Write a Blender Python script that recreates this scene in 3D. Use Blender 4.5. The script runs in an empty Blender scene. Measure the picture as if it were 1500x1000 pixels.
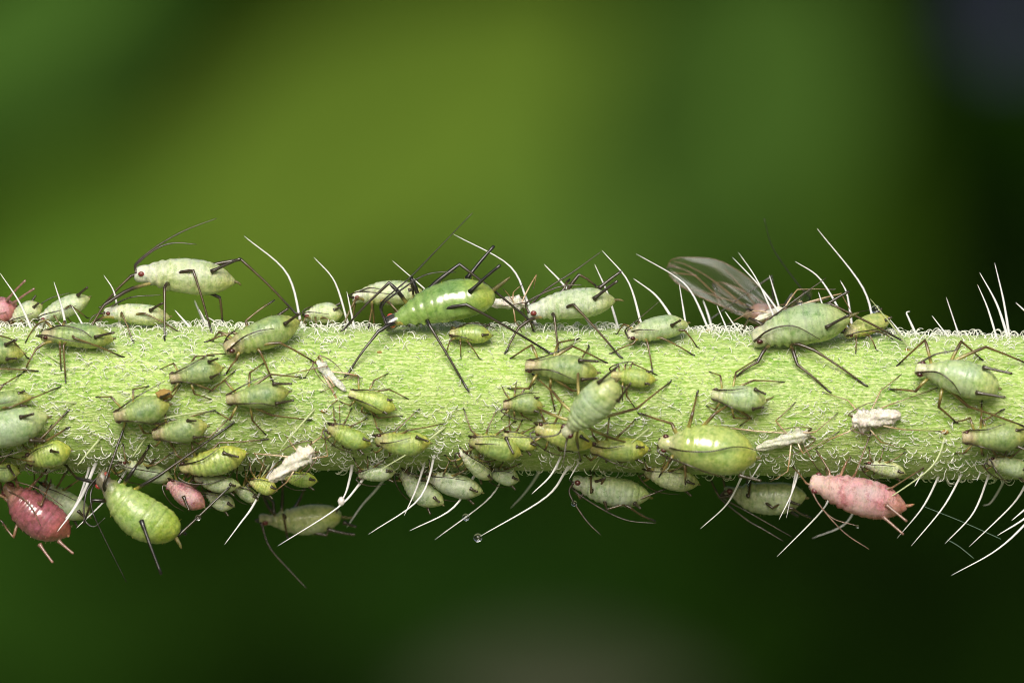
import bpy, math, random
import numpy as np
from mathutils import Matrix, Vector

# ------------------------------------------------------------------ camera, world, sun, exposure
S = 0.001            # the script thinks in millimetres; the scene is in metres
PX = 0.02            # millimetres per photograph pixel in the plane of the stem axis
D = 300.0            # camera to stem axis, mm
sc = bpy.context.scene
col = sc.collection
cam_d = bpy.data.cameras.new('camera')
cam = bpy.data.objects.new('camera', cam_d)
col.objects.link(cam)
cam.location = (0, -D * S, 0)
cam.rotation_euler = (math.radians(90), 0, 0)
cam_d.sensor_width = 36
cam_d.lens = 360
cam_d.clip_start = 0.01
cam_d.clip_end = 60
cam_d.dof.use_dof = True
cam_d.dof.focus_distance = (D - 1.0) * S
cam_d.dof.aperture_fstop = 62
sc.camera = cam

SUN_EL, SUN_AZ = 33.0, 8.0      # degrees; azimuth from straight behind the camera, to the left
world = bpy.data.worlds.new('World')
sc.world = world
world.use_nodes = True
wn = world.node_tree
bgn = wn.nodes['Background']
sky = wn.nodes.new('ShaderNodeTexSky')
sky.sky_type = 'NISHITA'
sky.sun_disc = False
sky.dust_density = 6.0
sky.air_density = 0.7
sky.ozone_density = 0.3
sky.sun_elevation = math.radians(SUN_EL)
sky.sun_rotation = math.radians(180 + SUN_AZ)
wn.links.new(sky.outputs[0], bgn.inputs[0])
bgn.inputs[1].default_value = 0.11
sun_d = bpy.data.lights.new('sun', 'SUN')
sun_d.energy = 3.6
sun_d.angle = math.radians(34)
sun_d.color = (1.0, 0.97, 0.90)
sun = bpy.data.objects.new('sun', sun_d)
col.objects.link(sun)
sun.location = (0, -1, 2)
sv = Vector((-math.sin(math.radians(SUN_AZ)) * math.cos(math.radians(SUN_EL)),
             -math.cos(math.radians(SUN_AZ)) * math.cos(math.radians(SUN_EL)),
             math.sin(math.radians(SUN_EL))))
sun.rotation_euler = sv.to_track_quat('Z', 'Y').to_euler()
sc.view_settings.view_transform = 'Standard'
sc.view_settings.look = 'None'
sc.view_settings.exposure = -0.12
sc.view_settings.gamma = 1.0
sc.view_settings.use_curve_mapping = False
sc.cycles.use_denoising = True
sc.cycles.filter_width = 1.0
sc.cycles.max_bounces = 8
sc.cycles.transparent_max_bounces = 24

# ------------------------------------------------------------------ helpers
def lin(c):
    return tuple(((v / 255) / 12.92 if v / 255 <= 0.04045 else ((v / 255 + 0.055) / 1.055) ** 2.4) for v in c)

def P(px, py, y=0.0):
    k = PX * (D + y) / D
    return np.array([(px - 750) * k, y, (500 - py) * k])

def project(v):
    v = np.atleast_2d(v)
    k = PX * (D + v[:, 1]) / D
    return np.stack([750 + v[:, 0] / k, 500 - v[:, 2] / k], 1)

def smooth(a, b, x):
    t = np.clip((np.asarray(x, float) - a) / (b - a), 0, 1)
    return t * t * (3 - 2 * t)

def catmull(pts, n):
    pts = [np.asarray(p, float) for p in pts]
    if len(pts) == 2:
        return np.array([pts[0] + (pts[1] - pts[0]) * t for t in np.linspace(0, 1, n)])
    p = [2 * pts[0] - pts[1]] + pts + [2 * pts[-1] - pts[-2]]
    seg = len(pts) - 1
    out = []
    for u in np.linspace(0, seg, n):
        i = min(int(u), seg - 1)
        t = u - i
        a, b, c, d = p[i], p[i + 1], p[i + 2], p[i + 3]
        out.append(0.5 * (2 * b + (c - a) * t + (2 * a - 5 * b + 4 * c - d) * t * t + (3 * b - a - 3 * c + d) * t ** 3))
    return np.array(out)

def unit(v):
    n = np.linalg.norm(v)
    return v / n if n > 1e-9 else v

def tube(pts, rad, sides=6, tip=True):
    pts = np.asarray(pts, float)
    n = len(pts)
    rad = np.broadcast_to(np.asarray(rad, float), (n,))
    tan = np.gradient(pts, axis=0)
    up = np.array([0.0, -1.0, 0.31])
    V = []
    ref = unit(np.cross(unit(tan[0]), up))
    for i in range(n):
        t = unit(tan[i])
        ref = unit(ref - t * np.dot(ref, t))
        b = np.cross(t, ref)
        for k in range(sides):
            a = 2 * math.pi * k / sides
            V.append(pts[i] + rad[i] * (math.cos(a) * ref + math.sin(a) * b))
    F = []
    for i in range(n - 1):
        for k in range(sides):
            k2 = (k + 1) % sides
            F.append((i * sides + k, i * sides + k2, (i + 1) * sides + k2, (i + 1) * sides + k))
    V.append(pts[0] - unit(tan[0]) * rad[0] * 0.5)
    V.append(pts[-1] + unit(tan[-1]) * rad[-1] * 0.9)
    a, b = len(V) - 2, len(V) - 1
    for k in range(sides):
        k2 = (k + 1) % sides
        F.append((a, k2, k))
        F.append((b, (n - 1) * sides + k, (n - 1) * sides + k2))
    ringid = np.concatenate([np.repeat(np.arange(n), sides), [0, n - 1]]) / max(1, n - 1)
    return np.array(V), F, ringid

class Mesh:
    def __init__(self):
        self.V, self.F, self.C, self.W, self.M = [], [], [], [], []
        self.n = 0
    def add(self, V, F, C, wax=0.0, m=0):
        V = np.asarray(V, float)
        C = np.asarray(C, float)
        if C.ndim == 1:
            C = np.repeat(C[None, :], len(V), 0)
        self.V.append(V)
        self.C.append(C)
        self.W.append(np.broadcast_to(np.asarray(wax, float), (len(V),)))
        self.F += [tuple(i + self.n for i in f) for f in F]
        self.M += [m] * len(F)
        self.n += len(V)
    def build(self, name, mats, parent=None, inv=None, flat=False):
        V = np.concatenate(self.V)
        if inv is not None:
            V = V @ inv[:3, :3].T + inv[:3, 3]
        me = bpy.data.meshes.new(name)
        me.from_pydata((V * S).tolist(), [], self.F)
        if not flat:
            me.polygons.foreach_set('use_smooth', [True] * len(me.polygons))
        me.polygons.foreach_set('material_index', self.M)
        ca = me.color_attributes.new('tint', 'FLOAT_COLOR', 'POINT')
        C = np.concatenate(self.C)
        W = np.concatenate(self.W)
        ca.data.foreach_set('color', np.concatenate([C, np.ones((len(C), 1))], 1).ravel())
        wa = me.attributes.new('wax', 'FLOAT', 'POINT')
        wa.data.foreach_set('value', W)
        for m in (mats if isinstance(mats, (list, tuple)) else [mats]):
            me.materials.append(m)
        me.update()
        o = bpy.data.objects.new(name, me)
        col.objects.link(o)
        if parent is not None:
            o.parent = parent
        return o

def tag(o, label=None, cat=None, group=None, kind=None):
    if label: o['label'] = label
    if cat: o['category'] = cat
    if group: o['group'] = group
    if kind: o['kind'] = kind
    return o

def empty_at(name, M):
    e = bpy.data.objects.new(name, None)
    e.empty_display_size = 0.0005
    col.objects.link(e)
    m = Matrix([[float(M[i][j]) for j in range(4)] for i in range(4)])
    m.translation = m.translation * S
    e.matrix_world = m
    return e

# ------------------------------------------------------------------ materials
def mat(name):
    m = bpy.data.materials.new(name)
    m.use_nodes = True
    nt = m.node_tree
    return m, nt, nt.nodes['Principled BSDF']

def N(nt, kind, **kw):
    n = nt.nodes.new(kind)
    for k, v in kw.items():
        setattr(n, k, v)
    return n

def noise(nt, scale, detail=3, rough=0.55, vec=None, sc3=None):
    tc = N(nt, 'ShaderNodeTexCoord')
    n = N(nt, 'ShaderNodeTexNoise')
    n.inputs['Scale'].default_value = scale
    n.inputs['Detail'].default_value = detail
    n.inputs['Roughness'].default_value = rough
    src = tc.outputs['Object']
    if sc3:
        mp = N(nt, 'ShaderNodeMapping')
        mp.inputs['Scale'].default_value = sc3
        nt.links.new(src, mp.inputs['Vector'])
        src = mp.outputs['Vector']
    nt.links.new(src, n.inputs['Vector'])
    return n

def ramp(nt, src, a, b, ca=(0, 0, 0, 1), cb=(1, 1, 1, 1)):
    r = N(nt, 'ShaderNodeValToRGB')
    r.color_ramp.elements[0].position = a
    r.color_ramp.elements[1].position = b
    r.color_ramp.elements[0].color = ca
    r.color_ramp.elements[1].color = cb
    nt.links.new(src, r.inputs[0])
    return r

def mixc(nt, fac, a, b, mode='MIX'):
    m = N(nt, 'ShaderNodeMix', data_type='RGBA', blend_type=mode)
    for s, v in ((m.inputs[0], fac), (m.inputs[6], a), (m.inputs[7], b)):
        if hasattr(v, 'links'):
            nt.links.new(v, s)
        else:
            s.default_value = v if not isinstance(v, tuple) or len(v) == 4 else v + (1,)
    return m.outputs[2]

def body_material(name, rough, coat, sss, bump, spec=0.5, clear=0.14):
    m, nt, b = mat(name)
    at = N(nt, 'ShaderNodeAttribute', attribute_name='tint')
    wx = N(nt, 'ShaderNodeAttribute', attribute_name='wax')
    n1 = noise(nt, 7000, 5, 0.65)
    n2 = noise(nt, 42000, 3, 0.6)
    n3 = noise(nt, 3500, 2, 0.5)
    n4 = noise(nt, 30000, 2, 0.5)
    r1 = ramp(nt, n1.outputs['Fac'], 0.32, 0.66, (0.50, 0.66, 0.44, 1), (1.14, 1.11, 1.10, 1))
    c = mixc(nt, 1.0, at.outputs['Color'], r1.outputs[0], 'MULTIPLY')
    # scattered dark pores
    r4 = ramp(nt, n4.outputs['Fac'], 0.26, 0.34, (0.30, 0.34, 0.20, 1), (1, 1, 1, 1))
    c = mixc(nt, 0.7, c, mixc(nt, 1.0, c, r4.outputs[0], 'MULTIPLY'))
    # powdery wax: fine grains, thicker where the attribute says
    add = N(nt, 'ShaderNodeMath', operation='ADD')
    nt.links.new(n2.outputs['Fac'], add.inputs[0])
    nt.links.new(n3.outputs['Fac'], add.inputs[1])
    rw = ramp(nt, add.outputs[0], 0.82, 1.2)
    mw = N(nt, 'ShaderNodeMath', operation='MULTIPLY')
    nt.links.new(rw.outputs[0], mw.inputs[0])
    nt.links.new(wx.outputs['Fac'], mw.inputs[1])
    c = mixc(nt, mw.outputs[0], c, (0.84, 0.87, 0.77, 1))
    nt.links.new(c, b.inputs['Base Color'])
    rr = N(nt, 'ShaderNodeMath', operation='MULTIPLY_ADD')
    nt.links.new(wx.outputs['Fac'], rr.inputs[0])
    rr.inputs[1].default_value = 0.25
    rr.inputs[2].default_value = rough
    nt.links.new(rr.outputs[0], b.inputs['Roughness'])
    b.inputs['Specular IOR Level'].default_value = spec
    b.inputs['Coat Weight'].default_value = coat
    b.inputs['Coat Roughness'].default_value = 0.10
    b.inputs['Subsurface Weight'].default_value = sss
    b.inputs['Subsurface Radius'].default_value = (0.8, 1.0, 0.35)
    b.inputs['Subsurface Scale'].default_value = 0.00012
    wr = noise(nt, 1, 4, 0.6, sc3=(22000, 9000, 9000))      # wrinkles run across the body
    nb = noise(nt, 34000, 3, 0.65)
    hs = N(nt, 'ShaderNodeMath', operation='MULTIPLY_ADD')
    nt.links.new(nb.outputs['Fac'], hs.inputs[0]); hs.inputs[1].default_value = 0.45
    nt.links.new(wr.outputs['Fac'], hs.inputs[2])
    bp = N(nt, 'ShaderNodeBump')
    bp.inputs['Strength'].default_value = bump
    bp.inputs['Distance'].default_value = 0.00004
    nt.links.new(hs.outputs[0], bp.inputs['Height'])
    nt.links.new(bp.outputs[0], b.inputs['Normal'])
    # the thin skin lets part of the light straight through
    tp = N(nt, 'ShaderNodeBsdfTransparent')
    tp.inputs[0].default_value = (0.93, 1.0, 0.80, 1)
    ms = N(nt, 'ShaderNodeMixShader')
    ms.inputs[0].default_value = clear
    nt.links.new(b.outputs[0], ms.inputs[1]); nt.links.new(tp.outputs[0], ms.inputs[2])
    nt.links.new(ms.outputs[0], nt.nodes['Material Output'].inputs[0])
    return m

M_gloss = body_material('aphid_skin_glossy', 0.18, 0.45, 0.5, 0.5)
M_satin = body_material('aphid_skin_satin', 0.26, 0.2, 0.5, 0.85)
M_wet = body_material('aphid_skin_wet', 0.07, 0.6, 0.6, 0.12, 0.8)
M_waxy = body_material('aphid_skin_waxy', 0.25, 0.0, 0.45, 1.0)
M_shed = body_material('shed_skin', 0.45, 0.0, 0.25, 1.0)
BODY_M = {'gloss': M_gloss, 'satin': M_satin, 'waxy': M_waxy, 'wet': M_wet, 'shed': M_shed}

def limb_material(name, rough, spec, coat=0.0):
    m, nt, b = mat(name)
    at = N(nt, 'ShaderNodeAttribute', attribute_name='tint')
    n1 = noise(nt, 16000, 3)
    r1 = ramp(nt, n1.outputs['Fac'], 0.3, 0.7, (0.6, 0.6, 0.6, 1), (1.25, 1.2, 1.1, 1))
    c = mixc(nt, 1.0, at.outputs['Color'], r1.outputs[0], 'MULTIPLY')
    nt.links.new(c, b.inputs['Base Color'])
    b.inputs['Roughness'].default_value = rough
    b.inputs['Specular IOR Level'].default_value = spec
    b.inputs['Coat Weight'].default_value = coat
    bp = N(nt, 'ShaderNodeBump')
    bp.inputs['Strength'].default_value = 0.4
    bp.inputs['Distance'].default_value = 0.00001
    nb = noise(nt, 60000, 2)
    nt.links.new(nb.outputs['Fac'], bp.inputs['Height'])
    nt.links.new(bp.outputs[0], b.inputs['Normal'])
    return m

M_limb = limb_material('aphid_limb', 0.24, 0.7, 0.15)
M_eye = limb_material('aphid_eye', 0.22, 0.6, 0.4)

def hair_material(name, c, trans=0.35, rough=0.3):
    m, nt, b = mat(name)
    b.inputs['Base Color'].default_value = (*c, 1)
    b.inputs['Roughness'].default_value = rough
    b.inputs['Specular IOR Level'].default_value = 0.6
    tr = N(nt, 'ShaderNodeBsdfTranslucent')
    tr.inputs[0].default_value = (*c, 1)
    mx = N(nt, 'ShaderNodeMixShader')
    mx.inputs[0].default_value = trans
    out = nt.nodes['Material Output']
    nt.links.new(b.outputs[0], mx.inputs[1])
    nt.links.new(tr.outputs[0], mx.inputs[2])
    nt.links.new(mx.outputs[0], out.inputs[0])
    return m

M_hair = hair_material('long_hair', (0.90, 0.90, 0.91), 0.3, 0.22)
M_fuzz = hair_material('short_hair', (0.93, 0.95, 0.88), 0.25, 0.35)
M_hairg = hair_material('green_hair', (0.62, 0.70, 0.40), 0.4)

def stem_material():
    m, nt, b = mat('stem_skin')
    streak = noise(nt, 1, 5, 0.65, sc3=(1500, 14000, 14000))
    cells = noise(nt, 1, 3, 0.6, sc3=(7000, 26000, 26000))
    broad = noise(nt, 700, 3, 0.5)
    spk = N(nt, 'ShaderNodeTexVoronoi')
    tc = N(nt, 'ShaderNodeTexCoord')
    spk.inputs['Scale'].default_value = 9000
    nt.links.new(tc.outputs['Object'], spk.inputs['Vector'])
    r0 = ramp(nt, broad.outputs['Fac'], 0.35, 0.68, (0.13, 0.31, 0.010, 1), (0.27, 0.46, 0.04, 1))
    r1 = ramp(nt, streak.outputs['Fac'], 0.38, 0.70)
    c = mixc(nt, r1.outputs[0], r0.outputs[0], (0.52, 0.65, 0.25, 1))
    r2 = ramp(nt, cells.outputs['Fac'], 0.50, 0.62)
    f2 = N(nt, 'ShaderNodeMath', operation='MULTIPLY')
    nt.links.new(r2.outputs[0], f2.inputs[0]); f2.inputs[1].default_value = 0.62
    c = mixc(nt, f2.outputs[0], c, (0.76, 0.83, 0.48, 1))
    r3 = ramp(nt, spk.outputs['Distance'], 0.10, 0.22, (1, 1, 1, 1), (0, 0, 0, 1))
    f3 = N(nt, 'ShaderNodeMath', operation='MULTIPLY')
    nt.links.new(r3.outputs[0], f3.inputs[0]); f3.inputs[1].default_value = 0.55
    c = mixc(nt, f3.outputs[0], c, (0.90, 0.92, 0.78, 1))
    nt.links.new(c, b.inputs['Base Color'])
    b.inputs['Roughness'].default_value = 0.42
    b.inputs['Specular IOR Level'].default_value = 0.5
    b.inputs['Subsurface Weight'].default_value = 0.25
    b.inputs['Subsurface Radius'].default_value = (0.7, 1.0, 0.25)
    b.inputs['Subsurface Scale'].default_value = 0.00012
    bp = N(nt, 'ShaderNodeBump')
    bp.inputs['Strength'].default_value = 1.0
    bp.inputs['Distance'].default_value = 0.00005
    sm = N(nt, 'ShaderNodeMath', operation='ADD')
    nt.links.new(cells.outputs['Fac'], sm.inputs[0]); nt.links.new(streak.outputs['Fac'], sm.inputs[1])
    s2 = N(nt, 'ShaderNodeMath', operation='ADD')
    nt.links.new(sm.outputs[0], s2.inputs[0]); nt.links.new(r3.outputs[0], s2.inputs[1])
    nt.links.new(s2.outputs[0], bp.inputs['Height'])
    nt.links.new(bp.outputs[0], b.inputs['Normal'])
    return m
M_stem = stem_material()

def leaf_material(name, c, rough=0.5, scale=40):
    m, nt, b = mat(name)
    n1 = noise(nt, scale, 3)
    r1 = ramp(nt, n1.outputs['Fac'], 0.3, 0.7, (*[v * 0.75 for v in c], 1), (*[v * 1.2 for v in c], 1))
    nt.links.new(r1.outputs[0], b.inputs['Base Color'])
    b.inputs['Roughness'].default_value = rough
    b.inputs['Specular IOR Level'].default_value = 0.0
    return m

M_water, nt, b = mat('water')
b.inputs['Base Color'].default_value = (0.97, 0.99, 1, 1)
b.inputs['Roughness'].default_value = 0.02
b.inputs['IOR'].default_value = 1.33
b.inputs['Transmission Weight'].default_value = 1.0

M_wing, nt, b = mat('wing_membrane')
gl = N(nt, 'ShaderNodeBsdfGlossy')
gl.inputs['Roughness'].default_value = 0.2
wn1 = noise(nt, 900, 2)
wr = ramp(nt, wn1.outputs['Fac'], 0.25, 0.75, (0.95, 0.88, 0.80, 1), (0.70, 0.78, 1.0, 1))
nt.links.new(wr.outputs[0], gl.inputs[0])
tr = N(nt, 'ShaderNodeBsdfTransparent')
tr.inputs[0].default_value = (0.97, 0.97, 0.96, 1)
b.inputs['Base Color'].default_value = (0.80, 0.70, 0.62, 1)
lw_ = N(nt, 'ShaderNodeFresnel'); lw_.inputs[0].default_value = 1.3
mx = N(nt, 'ShaderNodeMixShader')
nt.links.new(lw_.outputs[0], mx.inputs[0])
nt.links.new(tr.outputs[0], mx.inputs[1]); nt.links.new(gl.outputs[0], mx.inputs[2])
mx2 = N(nt, 'ShaderNodeMixShader'); mx2.inputs[0].default_value = 0.02
nt.links.new(mx.outputs[0], mx2.inputs[1]); nt.links.new(b.outputs[0], mx2.inputs[2])
nt.links.new(mx2.outputs[0], nt.nodes['Material Output'].inputs[0])

M_crumb = leaf_material('brown_crumb', lin((150, 126, 74)), 0.5, 9000)
M_silk = hair_material('silk', (0.35, 0.5, 0.42), 0.5)

# ------------------------------------------------------------------ the stem
R = 2.1                                          # stem radius, mm
def axis_py(px):
    return 583.0 + 13.0 * smooth(700, 1450, px)
def axis_z(x):
    return (500 - axis_py(750 + np.asarray(x) / PX)) * PX

def surf_y(p, r=R, front=True):
    """depth of the stem's near surface behind photo point p, or None off the silhouette"""
    x = (p[0] - 750) * PX
    dz = (500 - p[1]) * PX - float(axis_z(x))
    if abs(dz) >= r:
        return None
    y = math.sqrt(r * r - dz * dz)
    return -y if front else y

rng = np.random.default_rng(7)
def stem_r(x, a):
    return R * (1 + 0.006 * np.sin(7 * a + 0.06 * x) + 0.004 * np.sin(16 * a + 1.3 + 0.1 * x)
                + 0.005 * np.sin(0.9 * x + 2 * a) + 0.003 * np.sin(2.7 * x + 5 * a))

stem = empty_at('hairy_plant', np.array(Matrix.Translation((0, 0, float(axis_z(0)) - R))))
tag(stem, 'thick pale green hairy plant stem lying across, crowded with aphids', 'plant')
stem_inv = np.array(stem.matrix_world.inverted()); stem_inv[:3, 3] /= S
NX, NA = 520, 128
xs = np.linspace(-46, 46, NX)
aa = np.linspace(0, 2 * np.pi, NA, endpoint=False)
X, A_ = np.meshgrid(xs, aa, indexing='ij')
RR = stem_r(X, A_)
V = np.stack([X, RR * np.cos(A_), axis_z(X) + RR * np.sin(A_)], 2).reshape(-1, 3)
F = []
for i in range(NX - 1):
    for k in range(NA):
        k2 = (k + 1) % NA
        F.append((i * NA + k, (i + 1) * NA + k, (i + 1) * NA + k2, i * NA + k2))
F.append(tuple(range(NA)))
F.append(tuple((NX - 1) * NA + k for k in reversed(range(NA))))
mb = Mesh(); mb.add(V, F, (0.3, 0.5, 0.1))
mb.build('stem', M_stem, stem, stem_inv)

# short curled hairs: each an arch that leaves the skin and bends over along the stem
def fuzz(n, xr, seed, size, turn, rad, bald_amt, spread, K=7, SD=4):
    g = np.random.default_rng(seed)
    x = g.uniform(xr[0], xr[1], n)
    a = g.uniform(0, 2 * np.pi, n)
    bald = np.exp(-((a - math.radians(158)) / 0.42) ** 2)
    bald = bald * smooth(-5.5, -3.0, x + 0.6 * np.sin(3 * a))
    clump = 0.5 + 0.5 * np.sin(1.1 * x + 3 * a) * np.sin(2.3 * x - 2 * a + 1)
    k = g.random(n) > bald_amt * bald + 0.25 * (1 - clump) * bald_amt + 0.6 * smooth(-0.75, -0.95, np.sin(a))
    x, a, bald = x[k], a[k], bald[k]
    n = len(x)
    z0 = np.zeros(n)
    nrm = np.stack([z0, np.cos(a), np.sin(a)], 1)
    side = np.stack([z0, -np.sin(a), np.cos(a)], 1)
    tx = np.tile([1.0, 0, 0], (n, 1))
    th = g.normal(0, spread, n) + np.where(g.random(n) < 0.5, np.pi, 0)
    lay = np.cos(th)[:, None] * tx + np.sin(th)[:, None] * side
    acr = np.cross(nrm, lay)
    sz = g.uniform(size[0], size[1], n) * (1 - 0.3 * bald)
    tn = g.uniform(turn[0], turn[1], n)
    fl = g.uniform(0.6, 1.15, n)
    rs = stem_r(x, a)
    base = np.stack([x, rs * np.cos(a), axis_z(x) + rs * np.sin(a)], 1) - nrm * 0.02
    u = np.linspace(0, 1, K)
    t = u[None] * tn[:, None]                                   # n,K
    wv = g.normal(0, 0.03, n)[:, None] * np.sin(2 * t)
    pts = (base[:, None] + lay[:, None] * (sz[:, None] * (1 - np.cos(t)) * 0.85)[..., None]
           + nrm[:, None] * (sz[:, None] * np.sin(t) * fl[:, None] * 1.15)[..., None] + acr[:, None] * wv[..., None])
    tan = np.gradient(pts, axis=1)
    tan /= np.linalg.norm(tan, axis=2, keepdims=True) + 1e-9
    b1 = np.repeat(acr[:, None], K, 1)
    b2 = np.cross(tan, b1)
    r = np.linspace(rad[0], rad[1], K)[None] * g.uniform(0.75, 1.2, n)[:, None] * (1 - 0.3 * bald)[:, None]
    an = 2 * np.pi * np.arange(SD) / SD
    V = pts[:, :, None] + r[:, :, None, None] * (np.cos(an)[None, None, :, None] * b1[:, :, None] + np.sin(an)[None, None, :, None] * b2[:, :, None])
    V = V.reshape(-1, 3)
    f1 = np.array([(i * SD + q, i * SD + (q + 1) % SD, (i + 1) * SD + (q + 1) % SD, (i + 1) * SD + q) for i in range(K - 1) for q in range(SD)])
    F = (f1[None] + (np.arange(n) * K * SD)[:, None, None]).reshape(-1, 4)
    inv = stem_inv
    V = (V @ inv[:3, :3].T + inv[:3, 3]) * S
    me = bpy.data.meshes.new('short_hairs')
    me.from_pydata(V.tolist(), [], F.tolist())
    me.polygons.foreach_set('use_smooth', [True] * len(me.polygons))
    me.materials.append(M_fuzz)
    o = bpy.data.objects.new('short_hairs', me)
    col.objects.link(o); o.parent = stem
    o['kind'] = 'stuff'
fuzz(11500, (-19, 19), 3, (0.08, 0.20), (1.4, 2.8), (0.0175, 0.0085), 0.66, 0.55)
fuzz(6000, (-19, 19), 5, (0.05, 0.12), (1.2, 2.4), (0.0085, 0.004), 0.35, 0.8, 5, 3)

# long stiff bristles, each one a part; photo points base -> tip
LONG = [
 [(48,487),(28,442),(0,400)], [(172,452),(166,425),(152,403)], [(90,448),(79,413)],
 [(440,470),(420,400),(358,346)], [(508,468),(490,412),(460,377)], [(772,440),(745,388),(664,343)],
 [(640,440),(575,382)], [(517,470),(508,427)], [(832,425),(797,387)], [(890,430),(871,387)],
 [(938,470),(920,412),(882,367)], [(982,462),(960,432),(928,408)], [(1036,478),(1014,430),(988,404),(932,372)],
 [(1004,472),(995,416)], [(1140,456),(1110,416),(1073,377)], [(1138,474),(1110,412),(1082,370)],
 [(1144,460),(1127,403)], [(1230,455),(1200,407),(1165,383)], [(1248,478),(1241,432),(1231,411)],
 [(1280,474),(1262,418),(1197,335)], [(1207,455),(1199,428)], [(1342,490),(1332,468),(1328,458),(1333,456)],
 [(1388,492),(1365,462)], [(1405,492),(1386,435)], [(1460,495),(1447,452),(1432,417)],
 [(1477,496),(1460,445),(1435,399)], [(1479,496),(1470,440),(1457,385)], [(1507,462),(1488,443)],
 [(1064,480),(1050,447)], [(1078,480),(1062,456)], [(284,486),(256,454)], [(307,484),(292,453)],
 [(224,492),(213,465)], [(118,470),(105,448)], [(330,480),(300,462)], [(1320,488),(1302,466)],
 # hanging below
 [(637,664),(614,730),(540,782)], [(622,678),(610,715),(592,755)], [(694,698),(662,745),(600,777)],
 [(740,688),(716,730),(637,790)], [(822,668),(806,697),(779,723)], [(827,692),(797,730),(700,787)],
 [(848,677),(834,701)], [(524,712),(491,746),(407,799)], [(514,693),(507,720),(496,741)], [(372,738),(352,766),(329,797)],
 [(126,700),(109,742),(73,786)], [(122,722),(104,752),(84,778)], [(156,730),(112,773)],
 [(1115,677),(1095,709)], [(1084,703),(1064,739),(1026,774)], [(1170,688),(1160,722),(1141,761)], [(1166,690),(1152,758)],
 [(1217,722),(1202,750),(1138,815)], [(1375,697),(1352,742),(1314,788)], [(1409,693),(1382,742),(1335,799)],
 [(1446,702),(1425,752),(1384,796)], [(1503,708),(1482,740),(1420,800)], [(1510,758),(1460,805),(1394,842)],
 [(1510,752),(1461,784)], [(1512,735),(1482,762)], [(1437,690),(1431,704)], [(1352,690),(1340,712)],
]
LONG_FAR = [[(1262,715),(1240,765),(1190,788)], [(560,705),(530,740),(508,772)], [(1470,705),(1452,735),(1440,740)], [(790,690),(770,720),(748,744)],
            [(300,478),(285,440)], [(1040,470),(1030,440)]]
LONG_NEAR = [  # rooted on the face turned to the camera, greener
 [(651,626),(612,655),(557,688)], [(145,644),(128,664),(113,682)], [(1333,512),(1308,478),(1275,438)],
 [(1384,641),(1362,686),(1277,746)], [(214,640),(193,670)], [(460,600),(425,640),(412,656)], [(950,628),(925,648)],
 [(1030,620),(1016,646)], [(880,668),(866,690)], [(300,602),(262,608),(225,616)], [(395,680),(378,706)],
 [(70,520),(110,545)], [(590,500),(600,516)], [(112,590),(75,588)],
]
HAIRS = []
def on_hair(px, py):
    best = None
    for c in HAIRS:
        q = project(c)
        d = np.hypot(q[:, 0] - px, q[:, 1] - py)
        k = int(d.argmin())
        if best is None or d[k] < best[0]:
            best = (d[k], c[k])
    return best[1]
def bristle(path, y0, m, w, name='long_hair'):
    base = path[0]
    x = (base[0] - 750) * PX
    az = float(axis_z(x))
    pts = []
    if y0 is None:
        yb = surf_y(base)
        yb = -0.3 if yb is None else yb
        for i, p in enumerate(path):
            pts.append(P(p[0], p[1], yb - 0.55 * math.sin(i / max(1, len(path) - 1) * 1.4) ))
        root = pts[0] + np.array([0, 0.12, 0])
        root[1] += 0.0
    else:
        for i, p in enumerate(path):
            pts.append(P(p[0], p[1], y0 * (1 + 0.12 * i)))
        # run the root down into the skin
        q = np.array([pts[0][1], pts[0][2] - az])
        d = np.linalg.norm(q)
        sgn = 1 if q[1] > 0 else -1
        zt = math.sqrt(max(0.05, (R - 0.06) ** 2 - q[0] ** 2)) * sgn
        dv = pts[0] - pts[1]
        kz = np.clip((az + zt - pts[0][2]) / (dv[2] if abs(dv[2]) > 1e-3 else 1e-3), 0, 3)
        root = np.array([pts[0][0] + dv[0] * kz * 0.7, pts[0][1], az + zt])
    if y0 is None or abs(root[2] - az) < abs(pts[0][2] - az):
        pts = [root] + pts
    n = 18
    c = catmull(pts, n)
    t = np.linspace(0, 1, n)
    rad = w * (1.0 - 0.78 * t ** 1.3)
    rad *= 1 + 0.05 * np.sin(t * 23 + x)
    rad[-1] *= 0.35
    HAIRS.append(c)
    v, f, _ = tube(c, rad, 8)
    mb = Mesh(); mb.add(v, f, (0.8, 0.8, 0.8))
    return mb.build(name, m, stem, stem_inv)
rr = random.Random(4)
for p in LONG:
    low = p[0][1] > 600
    y0 = rr.uniform(-0.7, 0.5)
    if low:
        sy = surf_y(p[0])
        y0 = rr.uniform(-0.9, -0.5) if sy is None else max(-1.7, sy * 0.97)
    bristle(p, y0, M_hair, rr.uniform(0.042, 0.054) if low else rr.uniform(0.038, 0.052))
for p in LONG_FAR:
    bristle(p, rr.uniform(1.3, 1.9), M_hair, rr.uniform(0.042, 0.052))
for p in LONG_NEAR:
    bristle(p, None, M_hairg, rr.uniform(0.036, 0.05))

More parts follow.
